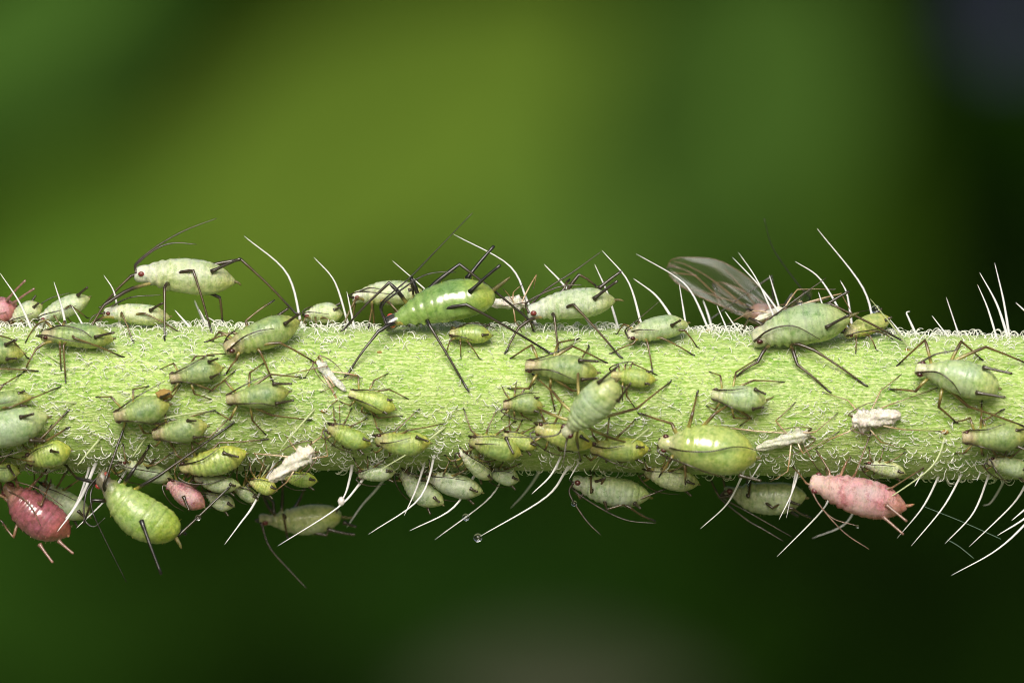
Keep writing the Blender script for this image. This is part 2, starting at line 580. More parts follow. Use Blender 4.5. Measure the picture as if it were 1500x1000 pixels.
# ------------------------------------------------------------------ aphids
PT = [0, .012, .035, .07, .11, .15, .20, .27, .36, .47, .58, .69, .79, .87, .93, .97, 1]
PROF = {
 'adult': [.24, .32, .36, .37, .35, .38, .47, .62, .79, .93, 1.0, .99, .92, .79, .62, .45, .20],
 'nymph': [.36, .43, .45, .45, .45, .48, .56, .67, .81, .93, 1.0, .99, .86, .64, .41, .22, .06],
 'plump': [.14, .22, .28, .32, .34, .42, .58, .76, .90, .98, 1.0, .98, .88, .70, .47, .27, .08],
 'oval':  [.26, .38, .46, .51, .53, .59, .68, .79, .90, .97, 1.0, .98, .87, .67, .45, .26, .08],
 'shed':  [.30, .55, .62, .52, .60, .95, 1.0, .85, .72, .80, .70, .60, .66, .50, .42, .30, .12],
}
def pal(abd, head, rear, side, core, wax=0.0, eye=(95, 40, 40)):
    return dict(abd=lin(abd), head=lin(head), rear=lin(rear), side=lin(side), core=lin(core), wax=wax, eye=lin(eye))
PAL = {
 'green':  pal((166,184,112), (180,166,128), (184,186,92), (190,196,102), (110,146,96), 0.12, (64,28,26)),
 'mint':   pal((178,200,140), (200,200,164), (192,202,120), (202,210,146), (116,160,108), 0.32, (64,26,26)),
 'pale':   pal((202,214,168), (226,228,216), (204,210,130), (208,216,156), (168,198,146), 0.5, (112,48,46)),
 'white':  pal((178,192,152), (188,190,164), (188,198,120), (188,198,132), (136,162,128), 0.42, (96,44,42)),
 'yellow': pal((198,208,118), (208,204,148), (206,206,92), (208,208,90), (170,194,112), 0.06, (74,32,28)),
 'lime':   pal((178,194,98), (192,186,126), (194,196,82), (198,202,90), (144,178,98), 0.10, (64,28,26)),
 'adult':  pal((150,182,98), (40,40,38), (174,190,84), (160,186,92), (108,150,82), 0.05, (178,66,52)),
 'hang':   pal((172,196,108), (92,82,58), (172,192,62), (168,194,76), (144,182,76), 0.16, (150,55,48)),
 'pink':   pal((202,122,146), (210,152,162), (200,118,112), (208,104,116), (166,92,128), 0.45, (96,44,52)),
 'plum':   pal((172,98,118), (196,150,142), (184,106,100), (192,116,122), (148,80,108), 0.04, (110,52,60)),
 'dusk':   pal((184,196,146), (180,178,146), (184,192,116), (190,198,132), (160,178,132), 0.35, (100,40,40)),
 'shed':   pal((236,226,224), (230,216,212), (228,214,210), (232,224,220), (222,208,206), 0.8, (170,150,140)),
 'winged': pal((150,100,90), (120,80,80), (150,120,90), (170,130,110), (110,70,70), 0.2, (90,36,34)),
}
BLACK, DARK, OLIVE, PALE = lin((26, 24, 20)), lin((58, 46, 28)), lin((128, 112, 58)), lin((186, 182, 96))
LIMB = {  # femur base, femur tip, tibia, tarsus, antenna, cornicle
 'nymph': (lin((158,152,82)), lin((76,62,34)), lin((104,90,50)), BLACK, lin((52,44,28)), lin((50,44,26))),
 'pale':  (lin((150,142,90)), lin((48,40,24)), lin((74,62,36)), BLACK, lin((62,54,44)), lin((48,44,34))),
 'adult': (lin((196,186,90)), BLACK, lin((46,40,26)), BLACK, lin((30,28,24)), lin((24,24,22))),
 'pink':  (lin((190,156,130)), lin((118,88,68)), lin((110,88,66)), lin((70,52,48)), lin((120,96,84)), lin((130,100,90))),
 'shed':  (lin((214,196,170)), lin((150,124,84)), lin((120,98,66)), lin((54,44,32)), lin((92,74,52)), lin((70,56,44))),
}
APHIDS = []

def aphid(label, head, tail, W, shape='nymph', pal_='green', skin='satin', limb='nymph', y=None, phi=None, legs=(), ant=None,
          corn=None, cauda=None, tail_dy=0.0, gap=0.14, clen=0.30, name='aphid', cat='aphid', group='aphids clustered on the stem',
          auto=True, eyes=True, wave=1.0, seed=None, lump=0.0, thick=1.0, droop=0.0, squash=1.0):
    g = np.random.default_rng(seed if seed is not None else (int(head[0] * 13 + head[1] * 7) % 99991))
    c = PAL[pal_]
    LM = LIMB[limb]
    Wm = W * PX
    cpx = ((head[0] + tail[0]) / 2, (head[1] + tail[1]) / 2)
    cx = (cpx[0] - 750) * PX
    az = float(axis_z(cx))
    h = R + (gap + 0.46 * squash) * Wm
    def stand(p):
        dz = (500 - p[1]) * PX - float(axis_z((p[0] - 750) * PX))
        return -math.sqrt(max(0.0, h * h - dz * dz))
    if y is None:
        yc = stand(cpx)
        yh, yt = (stand(head) * 0.6 + yc * 0.4), (stand(tail) * 0.6 + yc * 0.4)
    else:
        yc = yh = yt = y
    yt += tail_dy
    H, T = P(head[0], head[1], yh), P(tail[0], tail[1], yt)
    C = (H + T) / 2
    L = np.linalg.norm(H - T)
    if phi is None:
        n = np.array([0, C[1], C[2] - az])
        n = unit(n)
        if abs(C[1]) < 0.12:
            n = unit(np.array([0, -0.25, n[2]]))
    else:
        n = np.array([0, -math.cos(math.radians(phi)), math.sin(math.radians(phi))])
    Xa = unit(H - T)
    Za = unit(n - Xa * np.dot(n, Xa))
    Ya = np.cross(Za, Xa)
    M = np.eye(4)
    M[:3, 0], M[:3, 1], M[:3, 2] = Xa, Ya, Za
    M[:3, 3] = C - Za * 0.4 * Wm
    root = empty_at(name, M)
    tag(root, label, cat, group)
    inv = np.linalg.inv(M)
    # ---- trunk, local coordinates around the centre line
    big = L / PX > 95
    NR, NS = (84, 36) if big else (60, 26)
    t = np.linspace(0, 1, NR)
    t = t + 0.035 * np.sin(2 * np.pi * t) * -0.5
    prof = np.array(PROF[shape])
    rt = catmull([np.array([a, b]) for a, b in zip(PT, prof)], 240)
    r = np.interp(t, rt[:, 0], rt[:, 1])
    seg = np.concatenate([[0.135, 0.215, 0.30], np.linspace(0.385, 0.93, 8)])
    groove = np.zeros_like(t)
    for s in seg:
        groove += g.uniform(0.35, 1.1) * np.exp(-((t - s - g.normal(0, 0.006)) / g.uniform(0.008, 0.014)) ** 2)
    bulge = 0.5 + 0.5 * np.cos(2 * np.pi * (t - 0.385) / (0.545 / 7))
    ang = np.linspace(0, 2 * np.pi, NS, endpoint=False)
    tt, an = np.meshgrid(t, ang, indexing='ij')
    rr_ = np.repeat(r[:, None], NS, 1)
    dors = np.clip(np.sin(an), -1, 1)
    gr = np.repeat(groove[:, None], NS, 1)
    rr_ = rr_ * (1 - 0.024 * wave * gr * (0.75 + 0.25 * dors))
    # pleated flank where dorsal and ventral plates meet
    flank = np.exp(-((np.abs(np.cos(an)) - 0.97) / 0.10) ** 2)
    rr_ = rr_ * (1 + 0.018 * wave * flank * (0.5 - gr))
    ph = g.uniform(0, 6.28, 8)
    sn = np.sin(an)
    inb = smooth(0.28, 0.36, tt) * smooth(0.95, 0.85, tt)
    scal = 0.05 * np.sin(2 * np.pi * (tt - 0.385) / (0.545 / 7))
    edge = -0.22 + scal + 0.25 * smooth(0.6, 0.3, tt)
    rr_ = rr_ * (1 - (0.05 * np.exp(-((sn - edge + 0.10) / 0.10) ** 2) - 0.018 * np.exp(-((sn - edge - 0.10) / 0.13) ** 2)) * inb)
    lobes = np.cos(2 * np.pi * (tt - 0.175) / 0.082) * smooth(0.12, 0.15, tt) * smooth(0.40, 0.34, tt)
    rr_ = rr_ * (1 + lobes * (0.030 + 0.045 * smooth(0.1, -0.5, sn)))
    rr_ = rr_ * (1 - 0.05 * np.exp(-((tt - 0.125) / 0.018) ** 2))
    wob = (0.012 * np.sin(7 * tt + 2 * an + ph[0]) + 0.008 * np.sin(19 * tt - 3 * an + ph[1]) + 0.006 * np.sin(31 * tt + 5 * an + ph[2]))
    rr_ = rr_ * (1 + wob * wave)
    if lump > 0:
        lp = (np.sin(23 * tt + 3 * an + ph[3]) * np.sin(17 * tt - 4 * an + ph[4]) + 0.6 * np.sin(52 * tt + 7 * an + ph[5])
              + 0.5 * np.sin(80 * tt - 6 * an + ph[6]))
        if skin == 'shed':           # collapsed, creased along its length
            lp = lp * 0.35 + 0.9 * np.sin(5 * an + 9 * tt + ph[3]) + 0.6 * np.sin(9 * an - 14 * tt + ph[4]) * np.sin(11 * tt + ph[5]) + 0.5 * np.sin(14 * an + 22 * tt + ph[6])
        rr_ = rr_ * (1 + lump * lp)
    squash = squash * g.uniform(0.92, 1.05)
    bend = g.normal(0, 0.03) * L
    zz = np.where(np.sin(an) > 0, 0.99, 0.93) * squash
    lx = L * (0.5 - tt)
    ly = 0.5 * Wm * rr_ * np.cos(an) + bend * (np.cos(np.pi * (tt - 0.5)) - 0.6)
    lz = 0.5 * Wm * rr_ * np.sin(an) * zz
    # head carried a little low, back arched
    lz = lz + Wm * (0.06 * np.sin(np.pi * np.clip(tt, 0, 1)) - 0.05 * smooth(0.25, 0.0, tt) - droop * smooth(0.3, 0, tt)) + 0.0
    Vl = np.stack([lx, ly, lz], 2).reshape(-1, 3)
    Vw = C + Vl[:, :1] * Xa + Vl[:, 1:2] * Ya + Vl[:, 2:3] * Za
    F = []
    for i in range(NR - 1):
        for k in range(NS):
            k2 = (k + 1) % NS
            F.append((i * NS + k, i * NS + k2, (i + 1) * NS + k2, (i + 1) * NS + k))
    F.append(tuple(reversed(range(NS))))
    F.append(tuple((NR - 1) * NS + k for k in range(NS)))
    # colours that belong to the animal
    tf, af = tt.ravel(), an.ravel()
    df = np.sin(af)
    m1 = 0.5 + 0.5 * np.sin(9 * tf + 2 * af + ph[3]) * np.sin(13 * tf - 3 * af + ph[4])
    colr = np.repeat(np.array(c['abd'])[None], len(tf), 0)
    def blend(dst, w):
        nonlocal colr
        w = np.clip(w, 0, 1)[:, None]
        colr = colr * (1 - w) + np.array(dst)[None] * w
    blend(c['core'], smooth(0.3, 0.45, tf) * smooth(0.85, 0.65, tf) * np.clip(df, 0, 1) ** 0.7 * (0.2 + 0.8 * m1) * (0.65 + 0.35 * np.cos(4 * (af - np.pi / 2))))
    blend(c['side'], smooth(0.25, -0.45, df) * 0.85)
    blend(c['rear'], smooth(0.70, 0.95, tf))
    blend(c['head'], smooth(0.28, 0.12, tf) if pal_ != 'adult' else smooth(0.125, 0.10, tf))
    colr = colr * (1 - np.clip(0.20 * wave, 0, 0.3) * np.repeat(groove[:, None], NS, 1).ravel() * smooth(-0.6, 0.2, df))[:, None]
    colr = colr * g.uniform(0.93, 1.06) * np.array([g.uniform(0.94, 1.06), 1, g.uniform(0.9, 1.1)])[None]
    wax = c['wax'] * (0.35 + 0.65 * smooth(-0.2, 0.6, df)) * (1 - 0.5 * smooth(0.55, 0.9, tf)) * (0.55 + 0.45 * m1)
    mb = Mesh()
    mb.add(Vw, F, colr, wax, 0)
    scr = project(Vw)
    depth = Vw[:, 1]
    def front(p, rad=6.0):
        d = np.hypot(scr[:, 0] - p[0], scr[:, 1] - p[1])
        k = d < rad
        return float(depth[k].min()) if k.any() else None
    def loc(tq, yq, zq):            # a point from fractions of length / half width at that place
        rw = np.interp(tq, rt[:, 0], rt[:, 1]) * 0.5 * Wm
        off = Wm * (0.06 * math.sin(math.pi * tq) - 0.05 * float(smooth(0.25, 0, tq)) - droop * float(smooth(0.3, 0, tq)))
        return C + Xa * L * (0.5 - tq) + Ya * (yq * rw + bend * (math.cos(math.pi * (tq - 0.5)) - 0.6)) + Za * (zq * rw * (0.99 if zq > 0 else 0.93) * squash + off)
    # ---- legs, grown from the thorax in the same mesh
    sc_l = min(1.1, max(0.62, L / PX / 122)) * thick
    hips = {}
    for i, tq in enumerate((0.19, 0.27, 0.36)):
        for s in (1, -1):
            hips[(i, s)] = loc(tq, 0.55 * s, -0.62)
    free = dict(hips)
    def leg(hip, knee, foot, rs):
        d = unit(foot - knee)
        toe = foot + d * 0.02
        fem = catmull([hip, hip * 0.5 + knee * 0.5 + Za * 0.04 * L, knee], 8)
        tib = catmull([knee, (knee + foot) / 2 + Za * 0.015 * L + np.array([0, -0.02, 0]), foot], 9)[1:]
        lay = unit(np.cross(Za, np.cross(d, Za)) + 1e-6)
        tar = np.array([foot + (lay * 0.7 + d * 0.3) * 0.075 * rs * k for k in (0.5, 1.0, 1.5)])
        pts = np.concatenate([fem, tib, tar])
        nf, ntb = len(fem), len(tib)
        rad = np.concatenate([np.interp(np.linspace(0, 1, nf), [0, .15, .6, .9, 1], [.042, .048, .053, .047, .043]),
                              np.interp(np.linspace(0, 1, ntb), [0, .15, .9, 1], [.038, .031, .028, .029]), [.028, .024, .016]]) * rs
        v, f, _ = tube(pts, rad, 7)
        a = np.linspace(0, 1, nf)[:, None]
        f0, f1 = (0.08, 0.45) if limb in ('adult', 'pale') else (0.35, 0.85)
        cf = np.array(LM[0]) * (1 - smooth(f0, f1, a)) + np.array(LM[1]) * smooth(f0, f1, a)
        bq = np.linspace(0, 1, ntb)[:, None]
        ct = np.array(LM[2]) * (1 - smooth(0.6, 0.95, bq)) + np.array(LM[3]) * smooth(0.6, 0.95, bq)
        cr = np.concatenate([cf, ct, np.repeat(np.array(LM[3])[None], 3, 0)])
        cv = np.concatenate([np.repeat(cr, 7, 0), cr[:1], cr[-1:]])
        mb.add(v, f, cv, 0.0, 1)
        if big:                      # sparse stiff setae on the shin
            for _ in range(16):
                k = g.integers(1, ntb - 1)
                b0 = tib[k] + (tib[k + 1] - tib[k]) * g.random()
                o = unit(np.cross(d, g.normal(size=3)))
                e = b0 + o * 0.085 * rs + d * 0.05 * rs
                v, f, _ = tube([b0, (b0 + e) / 2, e], [0.006, 0.005, 0.002], 3)
                mb.add(v, f, LM[2], 0, 1)
    for lg in legs:
        kn, ft = lg[0], lg[1]
        far = len(lg) > 2
        best, key = 1e9, None
        for k, hp in free.items():
            q = project(hp)[0]
            cost = math.hypot(q[0] - kn[0], q[1] - kn[1]) + (1 if not far else -1) * (hp[1] - C[1]) / PX * 0.8
            if cost < best:
                best, key = cost, k
        if key is None:
            continue
        hp = free.pop(key)
        yf = surf_y(ft)
        if far or yf is None:
            yf = hp[1] if yf is None or not far else min(hp[1], 0.3)
        else:
            yf -= 0.035
        yk = 0.5 * (hp[1] + yf) + n[1] * 0.22 * Wm
        fb = front(kn, 5.0)
        if not far and fb is not None:
            yk = min(yk, fb - 0.10)
        leg(hp, P(kn[0], kn[1], yk), P(ft[0], ft[1], yf), sc_l)
    if auto:
        Lh = max(L, 1.1)
        for (i, s), hp in free.items():
            fwd = (0.24, -0.04, -0.40)[i] * Lh * g.uniform(0.8, 1.2)
            outw = (0.26, 0.36, 0.32)[i] * Lh * g.uniform(0.85, 1.15) + 0.1 * Wm
            f0 = hp + Xa * fwd + Ya * s * outw - Za * 0.1 * Wm
            azf = float(axis_z(f0[0]))
            q = np.array([f0[1], f0[2] - azf])
            q = unit(q) * (R + 0.03)
            foot = np.array([f0[0], q[0], azf + q[1]])
            if np.linalg.norm(foot - hp) > 1.25 * Lh:
                foot = hp + unit(foot - hp) * 1.0 * Lh
            knee = hp * 0.55 + foot * 0.45 + Ya * s * 0.06 * Lh + Za * (0.16 * Lh) + Xa * (0.05, 0.0, 0.02)[i] * Lh
            leg(hp, knee, foot, sc_l)
    # short fringe of body hairs for the large ones
    if big and skin != 'shed':
        for _ in range(60):
            k = g.integers(NS * 8, len(Vw) - NS * 4)
            o = unit(Vw[k] - C)
            nr = unit(o - Xa * np.dot(o, Xa))
            e = Vw[k] + nr * 0.07 - Xa * 0.02
            v, f, _ = tube([Vw[k] - nr * 0.01, e], [0.006, 0.002], 3)
            mb.add(v, f, LM[0], 0, 1)
    mb.build('body', [BODY_M[skin], M_limb], root, inv)
    # ---- eyes
    if eyes:
        er = min(0.165, max(0.10, 0.175 * Wm)) * (1.0 if shape != 'nymph' else 0.85)
        for s in (1, -1):
            e = loc(0.07, 0.92 * s, 0.30)
            U = []
            ne, nk = 9, 12
            for i in range(ne):
                th = math.pi * i / (ne - 1)
                for k in range(nk):
                    a = 2 * math.pi * k / nk
                    U.append(e + er * 0.5 * (Xa * math.cos(th) * 1.15 + Za * math.sin(th) * math.cos(a) + Ya * math.sin(th) * math.sin(a) * 0.9))
            Fe = [(i * nk + k, (i + 1) * nk + k, (i + 1) * nk + (k + 1) % nk, i * nk + (k + 1) % nk) for i in range(ne - 1) for k in range(nk)]
            m2 = Mesh(); m2.add(np.array(U), Fe, c['eye'])
            m2.build('eye', M_eye, root, inv)
    # ---- antennae
    paths = []
    for s in (1, -1):
        paths.append([loc(0.02, 0.75 * s, 0.35)])
    ab = [project(p[0])[0] for p in paths]
    given = list(ant) if ant else []
    used = set()
    for a in given[:2]:
        k = min((i for i in (0, 1) if i not in used), key=lambda i: math.hypot(ab[i][0] - a[0][0], ab[i][1] - a[0][1]) + (paths[i][0][1] - C[1]) * 6)
        used.add(k)
        y0 = paths[k][0][1]
        for j, p in enumerate(a):
            fb = front(p, 5.0)
            yy = y0 - 0.05 * (j + 1)
            if fb is not None:
                yy = min(yy, fb - 0.11)
            sy = surf_y(p)
            if sy is not None:
                yy = min(yy, sy - 0.10)
            if j == 0:
                yy = paths[k][0][1] - 0.02
                if math.hypot(p[0] - ab[k][0], p[1] - ab[k][1]) < 9:
                    continue
            paths[k].append(P(p[0], p[1], yy))
    for k in (0, 1):
        if k in used:
            continue
        s = (1, -1)[k]
        b = paths[k][0]
        up = 0.12 if skin != 'shed' else 0.05
        paths[k] += [b + Xa * 0.07 * L + Ya * s * 0.05 * L + Za * 0.05 * L,
                     b - Xa * 0.08 * L + Ya * s * (0.14 * L) + Za * (up + 0.02) * L,
                     b - Xa * 0.35 * L + Ya * s * (0.16 * L + 0.16 * Wm) + Za * up * 1.2 * L,
                     b - Xa * (0.62 + 0.1 * g.random()) * L + Ya * s * (0.14 * L + 0.2 * Wm) + Za * up * 0.8 * L]
    for p in paths:
        n_ = 30
        cc = catmull(p, n_)
        tq = np.linspace(0, 1, n_)
        rad = np.interp(tq, [0, .04, .07, .3, .7, 1], [.052, .054, .031, .025, .019, .010]) * (0.5 + 0.5 * sc_l)
        for jn in (0.10, 0.32, 0.52, 0.70):
            rad *= 1 + 0.22 * np.exp(-((tq - jn) / 0.02) ** 2)
        v, f, rid = tube(cc, rad, 6)
        base = np.array(LM[4])
        band = (0.75 + 0.55 * np.clip(np.sin(rid * 17), 0, 1))[:, None]
        m2 = Mesh(); m2.add(v, f, base[None] * band)
        m2.build('antenna', M_limb, root, inv)
    # ---- cornicles
    cl = []
    if corn is not None:
        for q in corn:
            b0, t0 = q[0], q[1]
            far = len(q) > 2
            fb = front(b0, 7.0)
            yb = (C[1] + 0.25 * Wm) if (far or fb is None) else fb + 0.03
            cl.append((P(b0[0], b0[1], yb), P(t0[0], t0[1], yb + (0.1 if far else -0.22) * (1 if phi is None or phi > -60 else 1))))
    else:
        for s in (1, -1):
            b0 = loc(0.80, 0.72 * s, 0.62)
            d = unit(-Xa * 0.85 + Ya * s * 0.28 + Za * 0.42)
            cl.append((b0 - d * 0.02, b0 + d * clen * Wm))
    if skin != 'shed':
        for b0, t0 in cl:
            ln = np.linalg.norm(t0 - b0)
            cc = catmull([b0, (b0 + t0) / 2 + Za * 0.02 * ln, t0], 10)
            rad = np.interp(np.linspace(0, 1, 10), [0, .08, .2, .85, .94, 1], [.078, .062, .046, .036, .044, .042]) * (0.6 + 0.45 * sc_l)
            v, f, rid = tube(cc, rad, 8)
            cb = np.array(LM[5]) * (0.9 + 0.2 * rid[:, None])
            m2 = Mesh(); m2.add(v, f, cb)
            m2.build('cornicle', M_limb, root, inv)
        # ---- cauda
        tp = loc(0.975, 0, 0.1)
        if cauda is not None:
            ce = P(cauda[0], cauda[1], tp[1] - 0.05)
        else:
            ce = tp - Xa * (0.06 * L) + Za * 0.012 * L
        cc = catmull([tp + Xa * 0.05 * L, tp * 0.5 + ce * 0.5 + Za * 0.012 * L, ce], 8)
        lw = 0.065 * Wm if limb == 'adult' else 0.06 * Wm
        rad = np.interp(np.linspace(0, 1, 8), [0, .5, .9, 1], [1.0, .72, .5, .25]) * lw
        v, f, rid = tube(cc, rad, 8)
        ccol = np.array(lin((112, 104, 62))) if limb != 'pink' else np.array(lin((170, 120, 100))) if limb != 'adult' else np.array(lin((206, 198, 150)))
        m2 = Mesh(); m2.add(v, f, ccol)
        m2.build('cauda', BODY_M['satin'], root, inv)
    APHIDS.append((root, C, Vw))
    return root

# --- upper left crowd
aphid('whitish aphid standing high on long legs above the fuzzy rim of the stem', (197,400), (345,414), 52, 'oval', 'pale', 'satin', 'pale', y=-0.1, phi=72,
      legs=[((152,447),(124,498)), ((241,421),(241,496)), ((283,396),(310,487)), ((192,404),(150,449),'f'), ((353,380),(432,458),'f'), ((322,436),(326,472),'f')],
      ant=[[(199,386),(228,362),(270,338),(317,320)], [(200,388),(228,365),(255,356),(288,358)]],
      corn=[((310,398),(352,379))], cauda=(353,418), clen=0.5)
aphid('green aphid side-on at the rim with a long dark antenna laid along its back', (60,490), (167,497), 36, 'oval', 'green', 'satin', 'nymph', phi=52,
      legs=[((53,511),(36,543)), ((93,507),(96,557)), ((109,495),(178,522))], ant=[[(60,482),(88,477),(118,483),(137,496)]],
      corn=[((139,494),(167,487))])
aphid('pale aphid with short dark cornicle, tail lifted, behind the green rim aphid', (57,468), (132,437), 33, 'oval', 'pale', 'satin', 'nymph', y=0.35, phi=64,
      legs=[((52,478),(38,500)), ((103,447),(128,466))], corn=[((114,433),(128,421))])
aphid('pale green aphid with red eye under the high-standing whitish aphid', (152,457), (249,466), 34, 'oval', 'pale', 'satin', 'nymph', y=-0.35, phi=66,
      legs=[((178,458),(195,500)), ((212,459),(262,486)), ((140,470),(124,496))], ant=[[(152,450),(190,436),(236,432)], [(150,452),(138,462),(130,472)]], corn=[((220,455),(238,444))])
aphid('pale aphid squeezed between the pink aphid and the tail-lifted pale one', (14,472), (62,448), 32, 'oval', 'pale', 'satin', 'nymph', y=0.5, phi=64)
aphid('pink aphid at the rim sprouting dark legs, beside the squeezed pale aphid', (-28,470), (24,448), 44, 'oval', 'pink', 'satin', 'pink', y=0.6, phi=70,
      corn=[((10,440),(37,411)), ((20,444),(50,423))])
aphid('green aphid just below the pink and pale rim aphids, short cornicles along the stem', (-66,512), (36,517), 38, 'oval', 'green', 'satin', 'nymph', legs=[((20,500),(40,524)),((-8,540),(52,543))], corn=[((10,526),(24,525)), ((8,505),(24,498))])
aphid('small green aphid whose long hind leg stretches above the broad mint aphid', (-40,594), (48,582), 30, 'nymph', 'green', 'satin', 'nymph', legs=[((14,597),(86,567))])
aphid('broad mint green aphid with stubby black cornicles above a smooth yellow-green one', (-62,640), (72,612), 54, 'oval', 'mint', 'satin', 'nymph',
      legs=[((60,642),(98,603)), ((66,646),(98,627))], corn=[((30,611),(49,606)), ((44,645),(66,646))])
aphid('smooth yellow-green aphid nestled under the broad mint aphid', (38,672), (104,657), 40, 'oval', 'lime', 'gloss', 'nymph', corn=[((75,660),(86,662))], legs=[((48,676),(10,668))])
aphid('small green aphid tucked above the plum-coloured aphid', (-30,684), (29,692), 30, 'oval', 'green', 'satin', 'nymph', corn=[((12,682),(21,696))])
aphid('plum-coloured glossy aphid hanging under the stem with pinkish legs', (4,712), (100,786), 62, 'plump', 'plum', 'wet', 'pink', y=-0.4, phi=-25,
      legs=[((20,787),(4,765)), ((60,740),(74,706))], corn=[((58,797),(77,823)), ((86,792),(107,810))], cauda=(101,786), ant=[[(12,715),(40,735),(60,770)]])
aphid('pale aphid hanging between the plum aphid and the big lime-green hanging one', (58,710), (132,757), 38, 'oval', 'pale', 'satin', 'nymph', y=0.5, phi=-55)
aphid('large lime-green aphid hanging tail-down with dark head and long black cornicle', (140,700), (257,788), 66, 'adult', 'hang', 'gloss', 'adult', y=-1.9, phi=-20,
      legs=[((152,711),(183,622)), ((232,697),(338,622)), ((113,700),(97,681)), ((136,732),(124,762)), ((262,784),(333,716),'f')],
      ant=[[(134,718),(133,735),(142,765),(185,852)], [(130,714),(124,735),(124,760),(137,771),(154,758)]],
      corn=[((207,762),(236,840)), ((250,766),(272,782),'f')], cauda=(266,803), thick=1.05)
aphid('whitish aphid with yellow belly right beside the lime-green hanging aphid', (175,677), (254,701), 27, 'oval', 'white', 'waxy', 'nymph', corn=[((216,684),(228,672))])
aphid('small dusky pink aphid tucked under a striped green aphid', (246,706), (300,742), 33, 'oval', 'pink', 'waxy', 'nymph', y=-1.1, phi=-30, corn=[((269,727),(277,747)), ((286,712),(296,706))])
# --- left middle
aphid('smooth green aphid at the rim with dark cornicle, facing the pinched nymphs below', (329,512), (440,472), 45, 'oval', 'green', 'gloss', 'nymph',
      legs=[((346,527),(332,546)), ((382,517),(398,555)), ((410,502),(460,530)), ((341,487),(304,500),'f'), ((360,470),(398,442),'f')],
      ant=[[(331,512),(355,495),(378,485),(402,481)], [(328,505),(334,492),(352,478)]], corn=[((417,475),(440,459)), ((405,464),(422,452),'f')])
aphid('flat green nymph with beige head directly below the smooth green rim aphid', (248,554), (327,538), 36, 'nymph', 'green', 'satin', 'nymph',
      legs=[((254,532),(237,540)), ((286,522),(312,521)), ((285,577),(307,584)), ((311,572),(343,544)), ((254,572),(238,590)), ((304,520),(330,518))],
      ant=[[(249,548),(272,538),(301,522)], [(251,562),(275,560),(301,570)]], corn=[((306,530),(319,525)), ((309,553),(322,547))])
aphid('flat green nymph with six splayed legs, farther from the rim than its twin', (331,586), (425,574), 37, 'nymph', 'green', 'satin', 'nymph',
      legs=[((329,557),(309,572)), ((366,546),(387,531)), ((396,548),(444,553)), ((337,615),(319,604)), ((370,616),(388,635)), ((398,608),(453,615))],
      ant=[[(332,580),(352,567),(372,557),(394,548)], [(333,594),(360,591),(385,591),(418,599)]], corn=[((400,562),(427,562)), ((404,591),(430,586))])
aphid('green nymph carrying a brown crumb on its rear', (167,611), (250,592), 40, 'nymph', 'green', 'satin', 'nymph',
      legs=[((163,581),(143,581)), ((195,570),(215,566)), ((180,632),(165,672)), ((211,634),(224,634)), ((237,621),(312,601)), ((250,585),(266,560))],
      ant=[[(165,603),(190,588),(207,577),(242,558)], [(169,619),(198,617),(229,622)]], corn=[((236,582),(248,576))])
aphid('green nymph with dark eyes crouched below the crumb-carrying one', (223,636), (305,623), 38, 'nymph', 'green', 'satin', 'nymph',
      ant=[[(222,628),(240,619),(261,614)], [(227,643),(250,647),(275,651)]], corn=[((275,616),(287,616)), ((284,641),(301,639))],
      legs=[((307,640),(338,610)), ((290,650),(316,632))])
aphid('striped lime aphid beneath the crouched nymph, antenna curving over its back', (263,686), (362,663), 40, 'oval', 'lime', 'gloss', 'nymph', wave=1.6,
      ant=[[(266,682),(296,673),(322,655)]], corn=[((327,663),(349,669))], legs=[((321,648),(390,643))])
aphid('small yellow aphid half hidden under the crumpled white shed skin', (366,704), (406,718), 24, 'oval', 'yellow', 'satin', 'nymph', y=-1.2, phi=-35)
aphid('lime aphid in shade next to the shed skin, rump toward open air', (416,698), (465,704), 24, 'oval', 'lime', 'gloss', 'nymph', y=-1.0, phi=-40)
aphid('translucent pale aphid hanging beside the dusky pink one', (302,722), (343,742), 27, 'oval', 'pale', 'gloss', 'nymph', y=-0.5, phi=-45)
aphid('tiny cream aphid wedged under the striped lime aphid', (344,714), (379,732), 22, 'oval', 'white', 'satin', 'nymph', y=-0.7, phi=-40)
aphid('brownish green aphid in the shadow under the striped lime aphid', (284,700), (352,712), 26, 'oval', 'dusk', 'satin', 'nymph', y=-1.3, phi=-45)
aphid('blurred olive aphid hanging far under the stem with drooping antenna', (380,762), (500,755), 46, 'adult', 'dusk', 'gloss', 'pale', y=2.2, phi=-115,
      legs=[((415,752),(421,787)), ((478,784),(496,742)), ((400,735),(380,716)), ((440,730),(450,700))], ant=[[(377,768),(395,801),(427,838),(449,861)]],
      corn=[((480,775),(519,783)), ((504,765),(521,771))], cauda=(517,757))
# --- centre
aphid('large glossy green aphid with black head and tall black cornicles straddling the rim', (562,472), (724,428), 64, 'adult', 'adult', 'wet', 'adult', y=-1.35, phi=50,
      legs=[((554,486),(509,548)), ((630,478),(684,569)), ((683,446),(806,517)), ((570,414),(504,482),'f'), ((602,406),(607,440),'f'), ((673,387),(782,474),'f')],
      ant=[[(557,450),(566,436),(600,407),(640,366),(692,312)], [(560,448),(594,420),(618,405),(640,399),(668,399)]],
      corn=[((688,428),(732,389)), ((684,408),(723,361),'f')], cauda=(747,406), thick=1.1)
aphid('pale aphid standing behind the black-headed green aphid', (516,434), (622,430), 40, 'oval', 'pale', 'satin', 'nymph', y=0.5, phi=68,
      legs=[((520,440),(502,479)), ((545,452),(540,480))], ant=[[(516,426),(540,422),(560,424)]])
aphid('faint mint aphid peeking over the fuzzy rim beside a white bristle', (446,462), (502,460), 32, 'oval', 'pale', 'satin', 'nymph', y=0.9, phi=75)
